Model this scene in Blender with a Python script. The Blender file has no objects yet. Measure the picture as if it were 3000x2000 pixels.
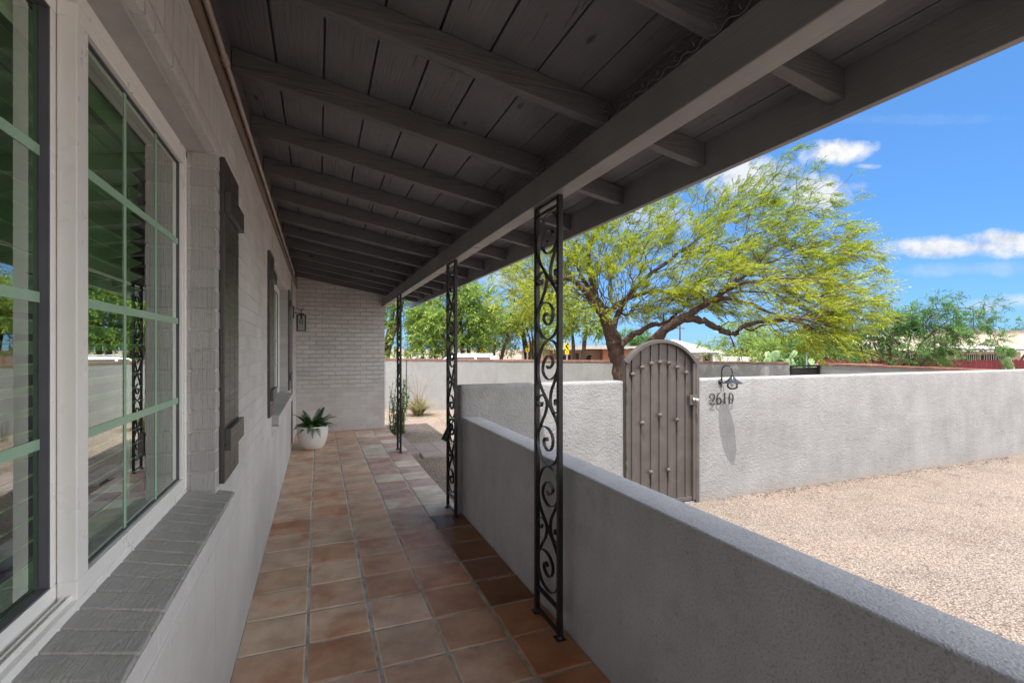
import bpy, bmesh, math, random
import numpy as np
from mathutils import Vector, Matrix, noise as mnoise
R = math.radians
random.seed(7); RNG = np.random.default_rng(11)
sc = bpy.context.scene
col = sc.collection

# ------------------------------------------------------------------ camera
F = 1430.0; HOR = 1022.0; H = 1.41                 # focal length in px of a 3000 px wide frame, eye height
TH = math.atan(567 / F); CT, ST = math.cos(TH), math.sin(TH)
cam = bpy.data.cameras.new("Camera"); camo = bpy.data.objects.new("Camera", cam); col.objects.link(camo)
cam.lens = F * 36 / 3000; cam.sensor_width = 36; cam.shift_y = (HOR - 1000) / 3000
cam.clip_start = 0.02; cam.clip_end = 5000
camo.location = (0, 0, H); camo.rotation_euler = (R(90), 0, -TH)
sc.camera = camo
# ------------------------------------------------------------------ light
SUNV = Vector((-0.19, -0.308, 1.0)).normalized()   # towards the sun
sun = bpy.data.lights.new("Sun", 'SUN'); suno = bpy.data.objects.new("Sun", sun); col.objects.link(suno)
sun.energy = 3.8; sun.angle = R(0.53); sun.color = (1.0, 0.955, 0.89)
suno.rotation_euler = SUNV.to_track_quat('Z', 'Y').to_euler(); suno.location = (0, 0, 30)
world = bpy.data.worlds.new("World"); sc.world = world; world.use_nodes = True
SKY_STRENGTH = 0.15
sc.view_settings.view_transform = 'Standard'; sc.view_settings.look = 'None'
sc.view_settings.exposure = 0.88; sc.view_settings.gamma = 1.0
sc.render.engine = 'CYCLES'
sc.cycles.max_bounces = 10; sc.cycles.diffuse_bounces = 6; sc.cycles.transparent_max_bounces = 24

def P(px, py, d):                                  # where a photo point stands at depth d
    u = (px - 1500) / F * d
    return Vector((u * CT + d * ST, d * CT - u * ST, H + (HOR - py) / F * d))
def DIR(px, py):
    return P(px, py, 1.0) - Vector((0, 0, H))
def on_y(px, py, Y):                               # photo point on the plane y = Y
    v = DIR(px, py); t = Y / v.y
    return v.x * t, H + v.z * t

# ------------------------------------------------------------------ node helpers
def new_mat(name):
    m = bpy.data.materials.new(name); m.use_nodes = True
    nt = m.node_tree; nt.nodes.clear()
    out = nt.nodes.new('ShaderNodeOutputMaterial')
    b = nt.nodes.new('ShaderNodeBsdfPrincipled'); nt.links.new(b.outputs[0], out.inputs[0])
    return m, nt, b, out
def N(nt, typ, **kw):
    n = nt.nodes.new(typ)
    for k, v in kw.items():
        if k in n.inputs: n.inputs[k].default_value = v
        else: setattr(n, k, v)
    return n
def math_(nt, op, a, b=None, c=None, clamp=False):
    n = nt.nodes.new('ShaderNodeMath'); n.operation = op; n.use_clamp = clamp
    for i, v in enumerate((a, b, c)):
        if v is None: continue
        if hasattr(v, 'type') and hasattr(v, 'links'): nt.links.new(v, n.inputs[i])
        else: n.inputs[i].default_value = v
    return n.outputs[0]
def coords(nt, scale=(1, 1, 1), rot=(0, 0, 0), loc=(0, 0, 0), src='Object'):
    tc = nt.nodes.new('ShaderNodeTexCoord'); mp = nt.nodes.new('ShaderNodeMapping')
    mp.inputs['Scale'].default_value = scale; mp.inputs['Rotation'].default_value = rot; mp.inputs['Location'].default_value = loc
    nt.links.new(tc.outputs[src], mp.inputs[0]); return mp.outputs[0]
def noise(nt, vec, scale, detail=4, rough=0.6, dist=0.0):
    n = N(nt, 'ShaderNodeTexNoise', Scale=scale, Detail=detail, Roughness=rough, Distortion=dist)
    nt.links.new(vec, n.inputs['Vector']); return n.outputs['Fac']
def ramp(nt, fac, stops):
    r = nt.nodes.new('ShaderNodeValToRGB'); nt.links.new(fac, r.inputs[0])
    e = r.color_ramp.elements
    while len(e) < len(stops): e.new(0.5)
    for i, (p, c) in enumerate(stops):
        e[i].position = p; e[i].color = (c[0], c[1], c[2], 1) if not isinstance(c, (int, float)) else (c, c, c, 1)
    return r.outputs[0]
def mix(nt, fac, a, b, mode='MIX'):
    n = nt.nodes.new('ShaderNodeMix'); n.data_type = 'RGBA'; n.blend_type = mode
    for s, v in ((n.inputs[0], fac), (n.inputs[6], a), (n.inputs[7], b)):
        if hasattr(v, 'links'): nt.links.new(v, s)
        elif isinstance(v, (int, float)): s.default_value = v
        else: s.default_value = (v[0], v[1], v[2], 1)
    return n.outputs[2]
def bump(nt, b, h, dist, strength=1.0, prev=None):
    n = nt.nodes.new('ShaderNodeBump'); n.inputs['Strength'].default_value = strength; n.inputs['Distance'].default_value = dist
    nt.links.new(h, n.inputs['Height'])
    if prev: nt.links.new(prev, n.inputs['Normal'])
    nt.links.new(n.outputs[0], b.inputs['Normal']); return n.outputs[0]

def simple(name, c, rough=0.5, metal=0.0, var=0.15, vscale=6, bmp=0.0, bscale=80):
    m, nt, b, o = new_mat(name); v = coords(nt)
    n = noise(nt, v, vscale, 5)
    dark = tuple(x * (1 - var) for x in c); lite = tuple(min(1, x * (1 + var)) for x in c)
    nt.links.new(ramp(nt, n, [(0.3, dark), (0.7, lite)]), b.inputs['Base Color'])
    rr = ramp(nt, noise(nt, v, vscale * 2.3, 4), [(0.3, max(0, rough - .07)), (0.7, min(1, rough + .07))])
    nt.links.new(rr, b.inputs['Roughness']); b.inputs['Metallic'].default_value = metal
    if bmp: bump(nt, b, noise(nt, v, bscale, 4), bmp)
    return m

def brick_mat(name, c, plane, comb=None, soldier=False, brick_bump=1.0, cw=0.21, ch=0.0738, zoff=0.0, mc=1.0):
    """painted brick; plane 'yz' or 'xz' gives the face the courses run on"""
    m, nt, b, o = new_mat(name)
    tc = nt.nodes.new('ShaderNodeTexCoord'); sp = nt.nodes.new('ShaderNodeSeparateXYZ'); nt.links.new(tc.outputs['Object'], sp.inputs[0])
    cb = nt.nodes.new('ShaderNodeCombineXYZ')
    nz = N(nt, 'ShaderNodeTexNoise', Scale=5.0, Detail=2.0); nt.links.new(tc.outputs['Object'], nz.inputs['Vector'])
    wob = math_(nt, 'MULTIPLY', math_(nt, 'SUBTRACT', nz.outputs['Fac'], 0.5), 0.012)
    a = sp.outputs['Y' if plane == 'yz' else 'X']
    nt.links.new(math_(nt, 'ADD', a, wob), cb.inputs[0]); nt.links.new(math_(nt, 'ADD', math_(nt, 'ADD', sp.outputs['Z'], zoff), wob), cb.inputs[1])
    br = nt.nodes.new('ShaderNodeTexBrick'); nt.links.new(cb.outputs[0], br.inputs['Vector'])
    br.inputs['Scale'].default_value = 1.0
    if soldier: br.inputs['Brick Width'].default_value = ch; br.inputs['Row Height'].default_value = cw; br.offset = 0
    else: br.inputs['Brick Width'].default_value = cw; br.inputs['Row Height'].default_value = ch
    br.inputs['Mortar Size'].default_value = 0.0055; br.inputs['Mortar Smooth'].default_value = 0.6
    br.inputs['Color1'].default_value = (1, 1, 1, 1); br.inputs['Color2'].default_value = (.86, .86, .86, 1); br.inputs['Mortar'].default_value = (mc, mc * .99, mc * .97, 1)
    ob = tc.outputs['Object']
    base = ramp(nt, noise(nt, ob, 1.6, 6), [(0.3, tuple(x * .88 for x in c)), (0.7, tuple(x * 1.1 for x in c))])
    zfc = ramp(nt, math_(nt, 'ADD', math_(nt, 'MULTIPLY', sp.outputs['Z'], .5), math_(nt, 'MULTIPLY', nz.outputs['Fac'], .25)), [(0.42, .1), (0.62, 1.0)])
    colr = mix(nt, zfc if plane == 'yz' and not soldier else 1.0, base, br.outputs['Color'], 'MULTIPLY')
    sp2 = ramp(nt, noise(nt, ob, 60, 3), [(0.28, .6), (0.36, 1.0)])
    colr = mix(nt, .6, colr, sp2, 'MULTIPLY')
    nt.links.new(colr, b.inputs['Base Color']); b.inputs['Roughness'].default_value = 0.72
    inv = math_(nt, 'SUBTRACT', 1.0, br.outputs['Fac'])
    zf = math_(nt, 'MULTIPLY', ramp(nt, math_(nt, 'ADD', math_(nt, 'MULTIPLY', sp.outputs['Z'], .5), math_(nt, 'MULTIPLY', nz.outputs['Fac'], .25)), [(0.42, .12), (0.62, 1.0)]), brick_bump)
    p = bump(nt, b, math_(nt, 'MULTIPLY', inv, zf), 0.006)
    if comb:
        s = {'x': (260, 6, 6), 'y': (6, 160, 6)}[comb]
        p = bump(nt, b, noise(nt, coords(nt, s), 1.0, 3, .6), (0.0022 if comb == 'x' and 'sill' in name else .006), 1.0, p)
    p = bump(nt, b, noise(nt, ob, 45, 5), 0.004, .8, p)
    bump(nt, b, noise(nt, coords(nt, (9, 9, 3)), 3.0, 5, .7), 0.008, .8, p)
    return m

def stucco(name, c, dist=0.010, mott=.12, fine=1.0, basez=None):
    m, nt, b, o = new_mat(name); v = coords(nt)
    a = noise(nt, v, 2.2, 6, .65); s = noise(nt, v, 26 * fine, 4, .6, 1.2)
    base = ramp(nt, a, [(0.32, tuple(x * (1 - mott) for x in c)), (0.68, tuple(x * (1 + mott) for x in c))])
    spots = ramp(nt, noise(nt, v, 14, 5, .7), [(0.27, .55), (0.36, 1.0)])
    cc = mix(nt, .5, base, spots, 'MULTIPLY')
    cc = mix(nt, .28, cc, ramp(nt, noise(nt, coords(nt, (5, 5, .5)), 1.0, 5, .65), [(0.40, (.80, .79, .78)), (0.54, (1, 1, 1))]), 'MULTIPLY')
    cc = mix(nt, .35, cc, ramp(nt, noise(nt, coords(nt, (1, 1, 1), (0, 0, 0), (3, 7, 1)), 4.5, 6, .7), [(0.34, (.70, .69, .68)), (0.42, (1, 1, 1))]), 'MULTIPLY')
    if fine > 1:
        cc = mix(nt, .6, cc, ramp(nt, noise(nt, v, 130, 3, .6), [(0.36, (.62, .62, .64)), (0.47, (1.03, 1.03, 1.03))]), 'MULTIPLY')
        cc = mix(nt, .7, cc, ramp(nt, noise(nt, v, 22, 5, .75), [(0.30, (.45, .44, .43)), (0.36, (1, 1, 1))]), 'MULTIPLY')
    if basez is not None:
        sp = nt.nodes.new('ShaderNodeSeparateXYZ'); tcc = nt.nodes.new('ShaderNodeNewGeometry'); nt.links.new(tcc.outputs['Position'], sp.inputs[0])
        hgt = math_(nt, 'ADD', math_(nt, 'MULTIPLY', math_(nt, 'SUBTRACT', sp.outputs['Z'], basez), 4.0), math_(nt, 'MULTIPLY', noise(nt, v, 6, 4), .9))
        cc = mix(nt, ramp(nt, hgt, [(0.35, .5), (0.95, 0.0)]), cc, (.30, .235, .19))
    nt.links.new(cc, b.inputs['Base Color']); b.inputs['Roughness'].default_value = .9
    vo = N(nt, 'ShaderNodeTexVoronoi', Scale=55.0 * fine); vo.feature = 'SMOOTH_F1'
    mixv = nt.nodes.new('ShaderNodeVectorMath'); mixv.operation = 'ADD'
    nz = N(nt, 'ShaderNodeTexNoise', Scale=18.0, Detail=3.0); nt.links.new(v, nz.inputs['Vector'])
    sc_ = nt.nodes.new('ShaderNodeVectorMath'); sc_.operation = 'SCALE'; sc_.inputs['Scale'].default_value = .12
    nt.links.new(nz.outputs['Color'], sc_.inputs[0]); nt.links.new(v, mixv.inputs[0]); nt.links.new(sc_.outputs[0], mixv.inputs[1])
    nt.links.new(mixv.outputs[0], vo.inputs['Vector'])
    p = bump(nt, b, vo.outputs['Distance'], dist * .8, .8)
    bump(nt, b, s, dist * 1.2, .9, p)
    return m

def wood(name, c, axis='y', rough=.55, knots=True):
    m, nt, b, o = new_mat(name)
    s = (22, 1.3, 22) if axis == 'y' else (1.3, 22, 22)
    v = coords(nt, s); v0 = coords(nt)
    g = noise(nt, v, 3.0, 6, .65, .6)
    base = ramp(nt, noise(nt, v0, 2.5, 4), [(0.3, tuple(x * .82 for x in c)), (0.7, tuple(x * 1.18 for x in c))])
    crack = ramp(nt, noise(nt, v, 1.3, 5, .7, .4), [(0.33, .18), (0.365, 1.0)]) if knots else ramp(nt, noise(nt, v, 1.0, 4, .6, .2), [(0.28, .4), (0.31, 1.0)])
    nt.links.new(mix(nt, .8, base, crack, 'MULTIPLY'), b.inputs['Base Color'])
    nt.links.new(ramp(nt, g, [(0.3, rough - .1), (0.7, rough + .12)]), b.inputs['Roughness'])
    p = bump(nt, b, g, 0.006 if knots else .0015, 1.0)
    if knots:
        vo = N(nt, 'ShaderNodeTexVoronoi', Scale=1.0); nt.links.new(coords(nt, (5.5, 2.2, 5.5) if axis == 'y' else (2.2, 5.5, 5.5)), vo.inputs['Vector'])
        kn = ramp(nt, vo.outputs['Distance'], [(0.05, .35), (0.085, 1.0)])
        lk = b.inputs['Base Color'].links[0].from_socket; nt.links.new(mix(nt, 1.0, lk, kn, 'MULTIPLY'), b.inputs['Base Color'])
        bump(nt, b, kn, .006, .8, p)
    return m

M = {}
GREY = (.63, .615, .61)
M['brick'] = brick_mat('painted_brick', GREY, 'yz', None, brick_bump=-.6, mc=1.10)
M['brick_far'] = brick_mat('painted_brick_end', GREY, 'xz', None, brick_bump=2.2, cw=.208, mc=.88)
M['soldier'] = brick_mat('soldier_brick', GREY, 'yz', 'y', soldier=True, zoff=-.075)
M['jamb'] = brick_mat('combed_brick', (.47, .458, .455), 'yz', 'x', brick_bump=0)
M['sillb'] = brick_mat('sill_brick', (.40, .39, .385), 'yz', 'x', brick_bump=0)
M['soffit'] = simple('grey_paint', (.46, .45, .445), .6)
M['roofwood'] = wood('dark_board', (.150, .150, .160), 'y')
M['rafterwood'] = wood('dark_rafter', (.112, .110, .116), 'x', .5)
M['beamwood'] = wood('beam_paint', (.24, .232, .232), 'y', .5, False)
M['trimwood'] = simple('brown_trim', (.20, .145, .115), .5)
M['pipe'] = simple('painted_pipe', (.34, .28, .25), .35)
M['shutter'] = wood('black_shutter', (.062, .056, .052), 'y', .32, False)
M['vinyl'] = simple('white_vinyl', (.87, .865, .85), .32, var=.03)
M['gasket_and_shade'] = simple('dark_gasket_and_shade', (.10, .10, .125), .6)
M['blind'] = simple('blind_slat', (.85, .85, .80), .5, var=.04)
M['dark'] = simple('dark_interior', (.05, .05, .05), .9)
M['muntin'] = simple('glazing_bar', (.33, .52, .38), .4, var=.05)
M['parapet'] = stucco('grey_stucco', (.50, .50, .515), .0026, .10, 2.2)
M['gwall'] = stucco('pale_stucco', (.276, .273, .274), .0075, .15, 1.0, -.2)
M['bwall'] = stucco('far_stucco', (.31, .31, .31), .006, .08)
M['iron'] = simple('black_iron', (.019, .018, .018), .42, .2, var=.3, vscale=20, bmp=.0012, bscale=50)
M['gatemetal'] = simple('taupe_metal', (.090, .077, .071), .5, .1, var=.22, vscale=5, bmp=.001, bscale=20)
M['wire'] = simple('old_wire', (.20, .19, .18), .5, .3)
M['steel'] = simple('brushed_steel', (.35, .34, .33), .35, .8)
M['lampblack'] = simple('lamp_black', (.025, .03, .038), .3, .4)
M['cap'] = simple('brick_cap', (.27, .12, .09), .8, var=.4, vscale=5)
M['mort'] = simple('pale_mortar', (.5, .4, .36), .9)
M['pot'] = simple('white_pot', (.85, .84, .83), .42, var=.05, bmp=.0008, bscale=60)
M['soil'] = simple('potting_soil', (.05, .035, .025), .95, bmp=.006)
M['redfence'] = simple('red_fence', (.12, .013, .017), .75, var=.35, vscale=4)
M['yellow'] = simple('sign_yellow', (.85, .62, .01), .45, var=.05)
M['black'] = simple('sign_black', (.012, .012, .012), .5)
M['signgreen'] = simple('sign_green', (.0, .26, .17), .45)
M['white'] = simple('white_paint', (.8, .8, .78), .5, var=.05)
M['galv'] = simple('galvanised', (.42, .43, .43), .45, .6)
M['carwhite'] = simple('white_car_paint', (.78, .79, .80), .2, var=.02)
M['carglass'] = simple('car_glass', (.03, .035, .045), .08)
M['tyre'] = simple('tyre_rubber', (.02, .02, .02), .85)
M['tanstucco'] = stucco('tan_stucco', (.30, .21, .15), .004)
M['creamst'] = stucco('cream_stucco', (.50, .42, .35), .02, .2)
M['redbrick'] = brick_mat('red_brick', (.32, .13, .07), 'xz', None, cw=.3, ch=.1)
M['roofwhite'] = simple('white_roof', (.75, .74, .72), .6)
M['roofgrey'] = simple('roof_edge', (.09, .11, .14), .6)
M['darkdoor'] = simple('dark_opening', (.015, .013, .012), .6)
M['asphalt'] = simple('asphalt', (.08, .078, .076), .9, var=.2, vscale=3, bmp=.004, bscale=100)

def tile_mat():
    m, nt, b, o = new_mat('saltillo_tile'); v = coords(nt)
    at = nt.nodes.new('ShaderNodeAttribute'); at.attribute_name = 'Col'
    n1 = noise(nt, v, 4.5, 6, .6, .15)
    c = mix(nt, 1.0, at.outputs['Color'], ramp(nt, n1, [(0.33, (.76, .70, .65)), (0.62, (1.12, 1.12, 1.12))]), 'MULTIPLY')
    blot = ramp(nt, noise(nt, v, 3.1, 4, .55, .3), [(0.52, 0.0), (0.66, 1.0)])
    red = mix(nt, 1.0, c, (.82, .56, .43), 'MULTIPLY')
    c = mix(nt, math_(nt, 'MULTIPLY', blot, .8), c, red)
    nt.links.new(c, b.inputs['Base Color'])
    nt.links.new(ramp(nt, noise(nt, v, 7, 4), [(0.3, .34), (0.7, .55)]), b.inputs['Roughness'])
    b.inputs['Specular IOR Level'].default_value = .5
    p = bump(nt, b, noise(nt, v, 9, 4, .6), .004, .6)
    bump(nt, b, noise(nt, v, 70, 3), .0008, .6, p)
    return m
M['tile'] = tile_mat()
M['pathtile'] = simple('path_tile', (.34, .27, .245), .75, var=.18, vscale=4)
M['grout'] = simple('grout', (.40, .385, .345), .85, var=.45, vscale=7, bmp=.003, bscale=90)

def gravel(name, cols, scale=85, dist=.012):
    m, nt, b, o = new_mat(name); v = coords(nt)
    warp = N(nt, 'ShaderNodeTexNoise', Scale=40.0); nt.links.new(v, warp.inputs['Vector'])
    vm = nt.nodes.new('ShaderNodeVectorMath'); vm.operation = 'MULTIPLY_ADD'
    nt.links.new(warp.outputs['Color'], vm.inputs[0]); vm.inputs[1].default_value = (.012, .012, .012); nt.links.new(v, vm.inputs[2])
    vo = N(nt, 'ShaderNodeTexVoronoi', Scale=scale); nt.links.new(vm.outputs[0], vo.inputs['Vector'])
    rnd = nt.nodes.new('ShaderNodeSeparateColor'); nt.links.new(vo.outputs['Color'], rnd.inputs[0])
    k = len(cols)
    c = ramp(nt, rnd.outputs[0], [(i / (k - 1), cc) for i, cc in enumerate(cols)])
    vo2 = N(nt, 'ShaderNodeTexVoronoi', Scale=scale * .42); nt.links.new(vm.outputs[0], vo2.inputs['Vector'])
    edge = ramp(nt, vo.outputs['Distance'], [(0.3, 1.0), (0.76, .42)])
    big = ramp(nt, noise(nt, v, 1.1, 6, .7), [(0.32, (.80, .76, .72)), (0.5, (1, 1, 1)), (0.68, (1.12, 1.08, 1.05))])
    big = mix(nt, .25, big, ramp(nt, noise(nt, v, .35, 3), [(0.42, (1, 1, 1)), (0.6, (1.0, .90, .82))]), 'MULTIPLY')
    c = mix(nt, 1.0, mix(nt, 1.0, c, edge, 'MULTIPLY'), big, 'MULTIPLY')
    nt.links.new(c, b.inputs['Base Color']); b.inputs['Roughness'].default_value = .85
    h = math_(nt, 'ADD', math_(nt, 'SUBTRACT', 1.0, vo.outputs['Distance']), math_(nt, 'MULTIPLY', math_(nt, 'SUBTRACT', 1.0, vo2.outputs['Distance']), 1.2))
    bump(nt, b, h, dist, .9)
    return m
PINK = [(.17, .125, .105), (.36, .28, .232), (.395, .325, .275), (.26, .20, .165), (.44, .385, .34), (.34, .262, .215), (.41, .325, .265), (.13, .11, .10)]
M['gravel'] = gravel('pink_gravel', PINK, 92)
M['gravel2'] = gravel('court_gravel', [(.20, .15, .12), (.42, .32, .25), (.34, .265, .215), (.46, .365, .29), (.25, .2, .17)], 62)
M['dirt'] = gravel('far_dirt', [(.3, .24, .19), (.45, .36, .28), (.38, .3, .23)], 12, .02)
M['pebble'] = simple('pebble', (.52, .43, .36), .8, var=.4, vscale=30)

def leaf_mat(name, trans=.35, rough=.5):
    m, nt, b, out = new_mat(name)
    at = nt.nodes.new('ShaderNodeAttribute'); at.attribute_name = 'Col'
    nt.links.new(at.outputs['Color'], b.inputs['Base Color']); b.inputs['Roughness'].default_value = rough
    tr = nt.nodes.new('ShaderNodeBsdfTranslucent'); nt.links.new(at.outputs['Color'], tr.inputs[0])
    mx = nt.nodes.new('ShaderNodeMixShader'); mx.inputs[0].default_value = trans
    nt.links.new(b.outputs[0], mx.inputs[1]); nt.links.new(tr.outputs[0], mx.inputs[2]); nt.links.new(mx.outputs[0], out.inputs[0])
    return m
M['leaf'] = leaf_mat('foliage', .4)
M['fern'] = leaf_mat('fern_leaf', .15, .35)
M['cactus'] = simple('cactus_skin', (.20, .30, .13), .55, var=.35, vscale=8)
def bark_mat():
    m, nt, b, o = new_mat('mesquite_bark'); v = coords(nt, (14, 14, 3.5))
    n = noise(nt, v, 1.5, 6, .7, .8)
    nt.links.new(ramp(nt, n, [(0.3, (.03, .016, .012)), (0.55, (.085, .05, .035)), (.78, (.18, .12, .09))]), b.inputs['Base Color'])
    b.inputs['Roughness'].default_value = .9; bump(nt, b, n, .03, 1.0); return m
M['bark'] = bark_mat()
M['twig'] = simple('grey_twig', (.085, .052, .042), .85, var=.4, vscale=5)

def glass_mat():
    m, nt, b, out = new_mat('window_glass'); nt.nodes.remove(b)
    tr = nt.nodes.new('ShaderNodeBsdfTransparent'); tr.inputs[0].default_value = (.56, .88, .54, 1)
    gl = nt.nodes.new('ShaderNodeBsdfGlossy'); gl.inputs['Roughness'].default_value = 0.0; gl.inputs[0].default_value = (.90, .97, .93, 1)
    v = coords(nt); bp = nt.nodes.new('ShaderNodeBump'); bp.inputs['Distance'].default_value = .0012; bp.inputs['Strength'].default_value = .35
    nt.links.new(noise(nt, v, 1.6, 1), bp.inputs['Height']); nt.links.new(bp.outputs[0], gl.inputs['Normal'])
    fr = nt.nodes.new('ShaderNodeFresnel'); fr.inputs[0].default_value = 1.5
    f = math_(nt, 'MULTIPLY', fr.outputs[0], 2.9, clamp=True)
    mx = nt.nodes.new('ShaderNodeMixShader'); nt.links.new(f, mx.inputs[0]); nt.links.new(tr.outputs[0], mx.inputs[1]); nt.links.new(gl.outputs[0], mx.inputs[2])
    nt.links.new(mx.outputs[0], out.inputs[0]); return m
M['glass'] = glass_mat()
def clear_glass():
    m, nt, b, out = new_mat('clear_glass'); nt.nodes.remove(b)
    tr = nt.nodes.new('ShaderNodeBsdfTransparent'); tr.inputs[0].default_value = (.93, .95, .93, 1)
    gl = nt.nodes.new('ShaderNodeBsdfGlossy'); gl.inputs['Roughness'].default_value = .02
    fr = nt.nodes.new('ShaderNodeFresnel'); fr.inputs[0].default_value = 1.5
    mx = nt.nodes.new('ShaderNodeMixShader'); nt.links.new(fr.outputs[0], mx.inputs[0]); nt.links.new(tr.outputs[0], mx.inputs[1]); nt.links.new(gl.outputs[0], mx.inputs[2])
    nt.links.new(mx.outputs[0], out.inputs[0]); return m
M['clear'] = clear_glass()

# ------------------------------------------------------------------ sky
def build_world():
    nt = world.node_tree; nt.nodes.clear()
    out = nt.nodes.new('ShaderNodeOutputWorld'); bg = nt.nodes.new('ShaderNodeBackground'); nt.links.new(bg.outputs[0], out.inputs[0])
    sky = nt.nodes.new('ShaderNodeTexSky'); sky.sky_type = 'NISHITA'; sky.sun_disc = False
    sky.sun_elevation = math.asin(SUNV.z); sky.sun_rotation = math.atan2(SUNV.x, SUNV.y)
    sky.air_density = 1.0; sky.dust_density = 0.4; sky.ozone_density = 2.5; sky.altitude = 700
    bg.inputs[1].default_value = SKY_STRENGTH
    tc = nt.nodes.new('ShaderNodeTexCoord')
    nz = N(nt, 'ShaderNodeTexNoise', Scale=11.0, Detail=9.0, Roughness=.58); nt.links.new(tc.outputs['Generated'], nz.inputs['Vector'])
    nb = N(nt, 'ShaderNodeTexNoise', Scale=34.0, Detail=6.0, Roughness=.6); nt.links.new(tc.outputs['Generated'], nb.inputs['Vector'])
    nn = math_(nt, 'ADD', math_(nt, 'MULTIPLY', math_(nt, 'SUBTRACT', nz.outputs[0], .5), 1.6), math_(nt, 'MULTIPLY', math_(nt, 'SUBTRACT', nb.outputs[0], .5), 1.1))
    tot = None
    #         px    py   halfw halfh density
    clouds = [(2462, 446, 92, 36, 1.0), (2385, 560, 75, 52, .9), (2190, 520, 120, 70, .85), (2800, 726, 150, 26, .9), (2950, 700, 70, 24, .9),
              (2540, 487, 30, 10, .5), (2515, 545, 25, 16, .3), (2915, 895, 50, 24, .5), (2990, 880, 40, 20, .5), (1900, 640, 130, 60, .5), (2640, 350, 160, 12, .05),
              (1500, 820, 180, 40, .4), (2880, 790, 120, 20, .2)]
    for px, py, hw, hh, den in clouds:
        c = DIR(px, py).normalized(); right = Vector((CT, -ST, 0)); up = c.cross(right).normalized(); up = -up if up.z < 0 else up
        vals = []
        for ax, s in ((right, hw / F), (up, hh / F)):
            dp = nt.nodes.new('ShaderNodeVectorMath'); dp.operation = 'DOT_PRODUCT'; nt.links.new(tc.outputs['Generated'], dp.inputs[0]); dp.inputs[1].default_value = ax
            k = math_(nt, 'DIVIDE', math_(nt, 'SUBTRACT', dp.outputs['Value'], c.dot(ax)), s * c.length * .9)
            vals.append(math_(nt, 'MULTIPLY', k, k))
        df = nt.nodes.new('ShaderNodeVectorMath'); df.operation = 'DOT_PRODUCT'; nt.links.new(tc.outputs['Generated'], df.inputs[0]); df.inputs[1].default_value = c
        rr = math_(nt, 'SQRT', math_(nt, 'ADD', vals[0], vals[1]))
        v = math_(nt, 'ADD', math_(nt, 'SUBTRACT', 1.0, rr), nn)
        v = math_(nt, 'MULTIPLY', math_(nt, 'MULTIPLY', v, 1.7, clamp=True), den)
        v = math_(nt, 'MULTIPLY', v, math_(nt, 'GREATER_THAN', df.outputs['Value'], .5))
        tot = v if tot is None else math_(nt, 'MAXIMUM', tot, v)
    # cumulus added outside the camera view, to brighten and neutralise the fill light
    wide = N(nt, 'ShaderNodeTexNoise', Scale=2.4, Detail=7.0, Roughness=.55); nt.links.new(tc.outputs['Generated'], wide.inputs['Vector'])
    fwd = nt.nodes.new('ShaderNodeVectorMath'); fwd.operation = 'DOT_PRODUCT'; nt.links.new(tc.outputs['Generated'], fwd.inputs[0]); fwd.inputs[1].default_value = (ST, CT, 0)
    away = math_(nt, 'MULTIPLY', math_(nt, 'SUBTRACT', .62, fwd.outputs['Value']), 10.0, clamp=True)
    fill_clouds = math_(nt, 'MULTIPLY', math_(nt, 'SUBTRACT', wide.outputs[0], .385), 8.0, clamp=True)
    tot = math_(nt, 'MAXIMUM', tot, math_(nt, 'MULTIPLY', away, fill_clouds))
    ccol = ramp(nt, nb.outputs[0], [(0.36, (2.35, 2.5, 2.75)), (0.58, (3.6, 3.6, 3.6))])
    ccol = mix(nt, away, ccol, (9.6, 9.5, 9.4))  # the added clouds are much brighter than those in view
    skyc = mix(nt, 1.0, sky.outputs[0], (.325, .50, .80), 'MULTIPLY')
    skyc = mix(nt, .5, skyc, (.60, 1.72, 3.5))
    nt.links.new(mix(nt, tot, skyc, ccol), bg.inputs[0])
build_world()

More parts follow.
